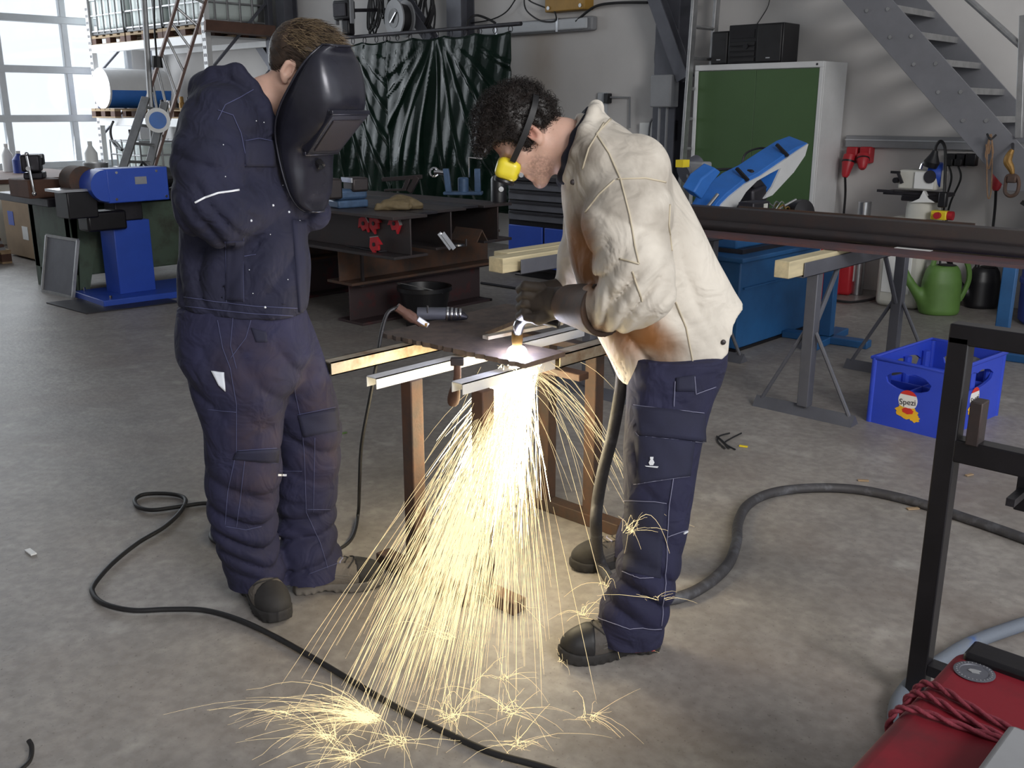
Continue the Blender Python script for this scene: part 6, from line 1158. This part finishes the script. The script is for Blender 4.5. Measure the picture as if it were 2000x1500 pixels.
hs = [PD(1216, 700, 2.95), PD(1212, 760, 2.92), PD(1196, 850, 2.9), PD(1178, 920, 2.88), PD(1167, 980, 2.88), PD(1164, 1030, 2.86), PG(1170, 1090, .06), PG(1195, 1135, .022), PG(1250, 1162, .02), PG(1310, 1170, .02), PG(1370, 1148, .02), PG(1420, 1105, .02), PG(1438, 1060, .02), PG(1442, 1020, .02), PG(1462, 985, .02), PG(1510, 962, .02), PG(1590, 953, .02), PG(1680, 957, .02), PG(1780, 978, .02), PG(1880, 1010, .02), PG(1990, 1048, .02), PG(2100, 1090, .02)]
MB().tube(spline(hs, 8), .0195, 12).out('torch_hose', 'hose_grey', label='thick dark torch hose running behind the leg and across the floor', cat='hose', smooth=180)
mat('hose_blue', '6d7480', .6, col2='3d5f9c', lo=.55, hi=.68, scale=9, bump=.3)
MB().tube(spline([PG(x, y, .022) for x, y in ((2080, 1195), (1990, 1222), (1900, 1255), (1840, 1290), (1785, 1330), (1755, 1370), (1750, 1410), (1770, 1460), (1830, 1520))], 8), .021, 12).out('floor_hose', 'hose_blue', label='grey blue hose curling behind the red canister', cat='hose', smooth=180)
MB().tube(spline([PG(38, 1505, .01), PG(58, 1485, .01), PG(62, 1460, .02), PG(56, 1446, .03)], 6), .006, 8).out('cord_end', 'black_rubber', label='loose black cord end at the lower left corner', cat='cord')
for k, pts in enumerate((((1400, 852), (1412, 862), (1424, 876)), ((1425, 846), (1405, 852), (1402, 862), (1416, 876)), ((1448, 846), (1425, 858), (1416, 866), (1436, 878)))):
    MB().tube(spline([PG(x, y, .006) for x, y in pts], 6), .004, 6).out('wire_scrap', 'black_rubber', label=('left', 'middle', 'right')[k] + ' dark wire scrap on the floor before the trestle', cat='scrap', group='wire scraps on the floor')
for k, (x, y, w, m_) in enumerate(((60, 1080, .06, 'white_plastic'), (1452, 873, .04, 'yellow_plastic'), (1686, 940, .045, 'cardboard'), (1783, 995, .05, 'cardboard'), (1893, 929, .04, 'cardboard'), (672, 847, .03, 'can_green'))):
    p = PG(x, y); MB().bc((p.x, p.y, .004), w, w * .35, .006, rz=.3 * k).out('litter_scrap', m_, bev=.001, label=('white paper scrap on the floor at far left', 'yellow scrap near the wire scraps', 'brown scrap above the thick hose', 'brown butt below the thick hose', 'brown scrap right of the black frame', 'green scrap between the worker and the stand')[k], cat='scrap', group='litter on the floor')
# ================================================================ black frame cart and red canister
t = thing('frame_cart', 'black square tube frame cart at the right edge', 'cart', (-.4, 2.4, 0))
X0, Yf = -.77, 2.42; zt = 1.0
p = PD(1880, 655, 2.32); X0 = p.x; Yf = p.y; zt = p.z
bb = PG(1786, 1388)
MB().bar((X0, Yf, .0), (X0, Yf, zt), .05, .05).out('post', 'black_paint', t, .004); MB().box(X0 - .025, X0 + .9, Yf - .025, Yf + .025, zt - .02, zt + .03).out('top_bar', 'black_paint', t, .004); MB().box(X0 + .02, X0 + .9, Yf - .025, Yf + .025, PB(1900, 905, Yf).z, PB(1900, 860, Yf).z).out('middle_bar', 'black_paint', t, .004)
c = PB(1908, 820, Yf); MB().box(c.x - .012, c.x + .018, Yf - .03, Yf + .02, c.z - .06, PB(1908, 780, Yf).z).out('bracket', 'mill_steel', t, .003)
MB().box(X0 + .14, X0 + .9, Yf - .75, Yf - .2, .1, .13).out('deck', 'black_paint', t, .004); MB().bar((X0 + .85, Yf, .12), (X0 + .85, Yf, zt), .05, .05).out('post', 'black_paint', t, .004)
MB().box(X0 + .026, X0 + .82, Yf - .022, Yf + .022, .1, .13).out('lower_bar', 'black_paint', t); MB().box(X0 + .2, X0 + .25, Yf - .3, Yf, .1, .125).out('link_bar', 'black_paint', t); MB().box(X0 + .7, X0 + .75, Yf - .3, Yf, .1, .125).out('link_bar', 'black_paint', t)
for x in (X0 + .22, X0 + .8):
    for y in (Yf - .6, Yf - .3): MB().cyl((x - .015, y, .05), (x + .015, y, .05), .05, 18).out('wheel', 'black_rubber', t)
c = PB(1998, 960, Yf + .1); MB().bar(c + Vector((.0, 0, .06)), c + Vector((0, 0, -.05)), .02, .03).out('hook_bracket', 'dark_steel', t, .003); MB().bar(c + Vector((0, 0, .0)), (c.x, Yf, c.z), .02, .02).out('hook_arm', 'dark_steel', t)
jz = .5; A_ = PG(1866, 1258, jz); 
t = thing('red_canister', 'dusty red metal canister lying on the cart with rope around it', 'canister', (A_.x + .2, A_.y - .3, .131))
MB().box(A_.x + .005, A_.x + .5, A_.y - .62, A_.y, .132, jz).out('body', 'red_paint', t, .03, seg=4)
MB().box(A_.x + .03, A_.x + .48, A_.y - .05, A_.y + .02, jz - .012, jz + .016).out('lid_flap', 'black_paint', t, .008)
em = PG(1903, 1312, jz + .002); em.z = jz + .0005
ES = 1.35
MB().lathe([(0, 0), (.026 * ES, .0), (.028 * ES, .002), (.026 * ES, .003), (.02 * ES, .0025), (.019 * ES, .001), (0, .002)], em, (0, 0, 1), 30, False).out('round_emblem', 'steel_grey', t)
for k in range(28): an = k * 6.2832 / 28; MB().bc(em + Vector((.0235 * ES * math.cos(an), .0235 * ES * math.sin(an), .003)), .003, .0015, .001, rz=an).out('emblem_tick', 'grey_plastic', t)
MB().prism([em + Vector((x, y, .002)) for x, y in ((-.011, -.004), (-.002, -.008), (.011, -.003), (.007, .003), (.01, .008), (-.003, .006), (-.009, .003))], (0, 0, .0015)).out('emblem_figure', 'grey_plastic', t)
t = thing('tie_rope', 'red twisted rope wound around the red canister', 'rope', (A_.x, A_.y - .25, jz))
def rope(pts, m_='rope_red', r=.007):
    sp_ = spline([Vector(p) for p in pts], 10); b = MB(); L0 = 0
    for s in range(2):
        q = []
        for i, p in enumerate(sp_):
            tg = (sp_[min(i + 1, len(sp_) - 1)] - sp_[max(0, i - 1)]).normalized(); u = tg.cross(Vector((0, 0, 1))).normalized(); w = tg.cross(u); an = i * .9 + s * math.pi; q.append(p + (u * math.cos(an) + w * math.sin(an)) * r * .5)
        b.tube(q, r * .62, 6)
    b.out('strand', m_, t, smooth=180)
j = jz + .008; xa = A_.x
for y0, y1 in ((-.19, -.27), (-.235, -.3), (-.3, -.27)): rope([(xa - .004, A_.y + y0 - .02, .3), (xa - .006, A_.y + y0 - .01, jz - .05), (xa + .015, A_.y + y0, j - .003), (xa + .12, A_.y + (y0 * .6 + y1 * .4), j), (xa + .3, A_.y + y1, j), (xa + .48, A_.y + y1 - .02, j), (xa + .507, A_.y + y1 - .02, jz - .05)])
c = PG(1990, 1450, .56); t = thing('grey_case', 'grey metal case corner at the lower right', 'case', (c.x + .1, c.y - .1, jz)); 
MB().box(c.x - .03, c.x + .3, c.y - .3, c.y + .05, jz + .002, .56).out('case', 'grey_plastic', t, .012); MB().box(c.x - .033, c.x + .303, c.y - .303, c.y + .053, jz + .03, jz + .034).out('seam', 'dark_steel', t)
# ================================================================ sparks under the plate
emit('spark_gold', 'ffe5ad', 1.55); emit('spark_white', 'ffedc0', 14)
rg = np.random.default_rng(12); S0 = np.array(tuple(FL + Vector((0, -.06, -.03)))); SW = np.array([.035, .03, .01])
def gcs(px, py): p = GC(px, py, .004); return np.array([p.x, p.y, p.z])
def trails(n, pick, tmin, tmax, rad, lo, hi, K=9, spread=1.0, end=.4):
    P = []; Rr = []; g = np.array([0, 0, -9.81])
    for _ in range(n):
        e = pick(); s = S0 + rg.normal(size=3) * SW * spread; T = rg.uniform(tmin, tmax); v = (e - s - .5 * g * T * T) / T; a = rg.uniform(*lo); b = min(1, a + rg.uniform(*hi)); t = np.linspace(a, b, K)[:, None] * T
        P.append(s + v * t + .5 * g * t * t); Rr.append(rad * rg.uniform(.6, 1.25) * np.interp(np.linspace(0, 1, K), [0, .15, .85, 1], [.5, 1, .6 + end, end]))
    return np.array(P), np.array(Rr)
def field():
    # landing spots, read off the floor: a tongue toward the camera
    u = rg.normal() * .55 + .1; v = rg.beta(2.4, 1.25); px = 985 + (-215 * v) + u * (85 + 150 * v); py = 985 + 470 * v + rg.normal() * 35; return gcs(np.clip(px, 520, 1330), min(py, 1495))
tS = thing('spark_shower', 'golden shower of sparks raining from the cut to the floor', 'sparks', (RC @ Vector((S0[0], S0[1], 0))).to_tuple(), YAW, kind='stuff')
P, Rr = trails(380, field, .1, .22, .00062, (0, .1), (.75, 1.0)); V, Q = tubes(P, Rr); tag(finish('falling_sparks', V, Q, 'spark_gold', tS, smooth=0, C=True), None, None, kind='stuff')
P, Rr = trails(240, field, .1, .22, .0006, (.25, .6), (.2, .5)); V, Q = tubes(P, Rr); tag(finish('falling_sparks', V, Q, 'spark_gold', tS, smooth=0, C=True), None, None, kind='stuff')
def wide():
    a = rg.uniform(0, 1); return gcs(1120 + 190 * a + rg.normal() * 25, 1010 + rg.uniform(-60, 180))
P, Rr = trails(34, wide, .3, .42, .0006, (0, .15), (.4, .85)); V, Q = tubes(P, Rr); tag(finish('falling_sparks', V, Q, 'spark_gold', tS, smooth=0, C=True), None, None, kind='stuff')
def wide2(): return gcs(815 + rg.normal() * 45, 1150 + rg.uniform(-120, 200))
P, Rr = trails(24, wide2, .26, .36, .0006, (0, .15), (.5, .9)); V, Q = tubes(P, Rr); tag(finish('falling_sparks', V, Q, 'spark_gold', tS, smooth=0, C=True), None, None, kind='stuff')
def core(): return gcs(928 + rg.normal() * 70, 1120 + rg.normal() * 90)
P, Rr = trails(900, core, .1, .17, .0017, (0, .1), (.08, .62), 7, .8, .08); V, Q = tubes(P, Rr); tag(finish('white_hot_jet', V, Q, 'spark_white', tS, smooth=0, C=True), None, None, kind='stuff')
# bouncing bursts
def burst(c, n, sx, bias, hmax, r=.00062):
    P = []; Rr = []; g = np.array([0, 0, -9.81]); K = 9
    for _ in range(n):
        an = rg.uniform(0, 6.283); sp = abs(rg.normal()) * sx * 1.5 + .05; v = np.array([math.cos(an) * sp + 2 * bias[0] * rg.uniform(.15, 1), math.sin(an) * sp + bias[1] * rg.uniform(.2, 1), rg.uniform(.2, 1.15) * hmax]); T = rg.uniform(.05, .98) * 2 * v[2] / 9.81 + .02; t = np.linspace(0, T, K)[:, None]; q = c + rg.normal(size=3) * [.012, .012, 0] + v * t + .5 * g * t * t
        q[:, 2] = np.maximum(q[:, 2], .003 if c[2] < .1 else -9); q += np.cumsum(rg.normal(size=(K, 3)), 0) * .0012; P.append(q); Rr.append(r * rg.uniform(.6, 1.2) * np.linspace(1.1, .4, K))
    return P, Rr
P = []; Rr = []
for (px, py), n, sx, bias, hm in (((725, 1405), 130, .5, (-1.3, -.1), 1.0), ((650, 1440), 40, .7, (-.4, 0), .8), ((990, 1390), 26, .8, (0, 0), .9), ((1150, 1400), 22, .8, (0, 0), .8), ((880, 1400), 36, .9, (0, 0), .9), ((780, 1450), 34, .9, (-.3, 0), .8), ((985, 1325), 16, .6, (0, 0), .9), ((870, 1248), 20, .6, (-.3, 0), 1.1), ((1140, 1200), 16, .6, (0, 0), .8), ((1100, 1290), 14, .6, (.2, 0), .9), ((880, 1090), 10, .5, (0, 0), .9), ((560, 1395), 10, .6, (-.9, 0), .8), ((970, 1180), 14, .6, (0, 0), .9), ((1010, 1455), 22, .8, (.3, 0), .7), ((690, 1480), 40, .8, (-.5, 0), .6)):
    a, b = burst(gcs(px, py), n, sx, bias, hm); P += a; Rr += b
for q, n, sx, bias, hm in ((stick(btR, [(1236, 1040), (1237, 1040)], .01, 1), 26, .5, (.25, -.1), 1.2), (stick(btR, [(1288, 1165), (1289, 1165)], .01, 1), 12, .5, (0, -.1), .6), (stick(btR, [(1190, 1150), (1191, 1150)], .01, 1), 9, .6, (.2, -.1), .8)):
    if q: a, b = burst(np.array(tuple(q[0])), n, sx, bias, hm); P += a; Rr += b
V, Q = tubes(np.array(P), np.array(Rr)); tag(finish('bouncing_sparks', V, Q, 'spark_gold', tS, smooth=0, C=True), None, None, kind='stuff')
# light of the arc and of the glowing jet
point('arc_light', (RC @ (FL + Vector((0, 0, .03)))).to_tuple(), 40, (.72, .76, 1), .025)
point('jet_light', (RC @ Vector((S0[0] - .03, S0[1] - .08, .55))).to_tuple(), 13, (1, .84, .6), .07)
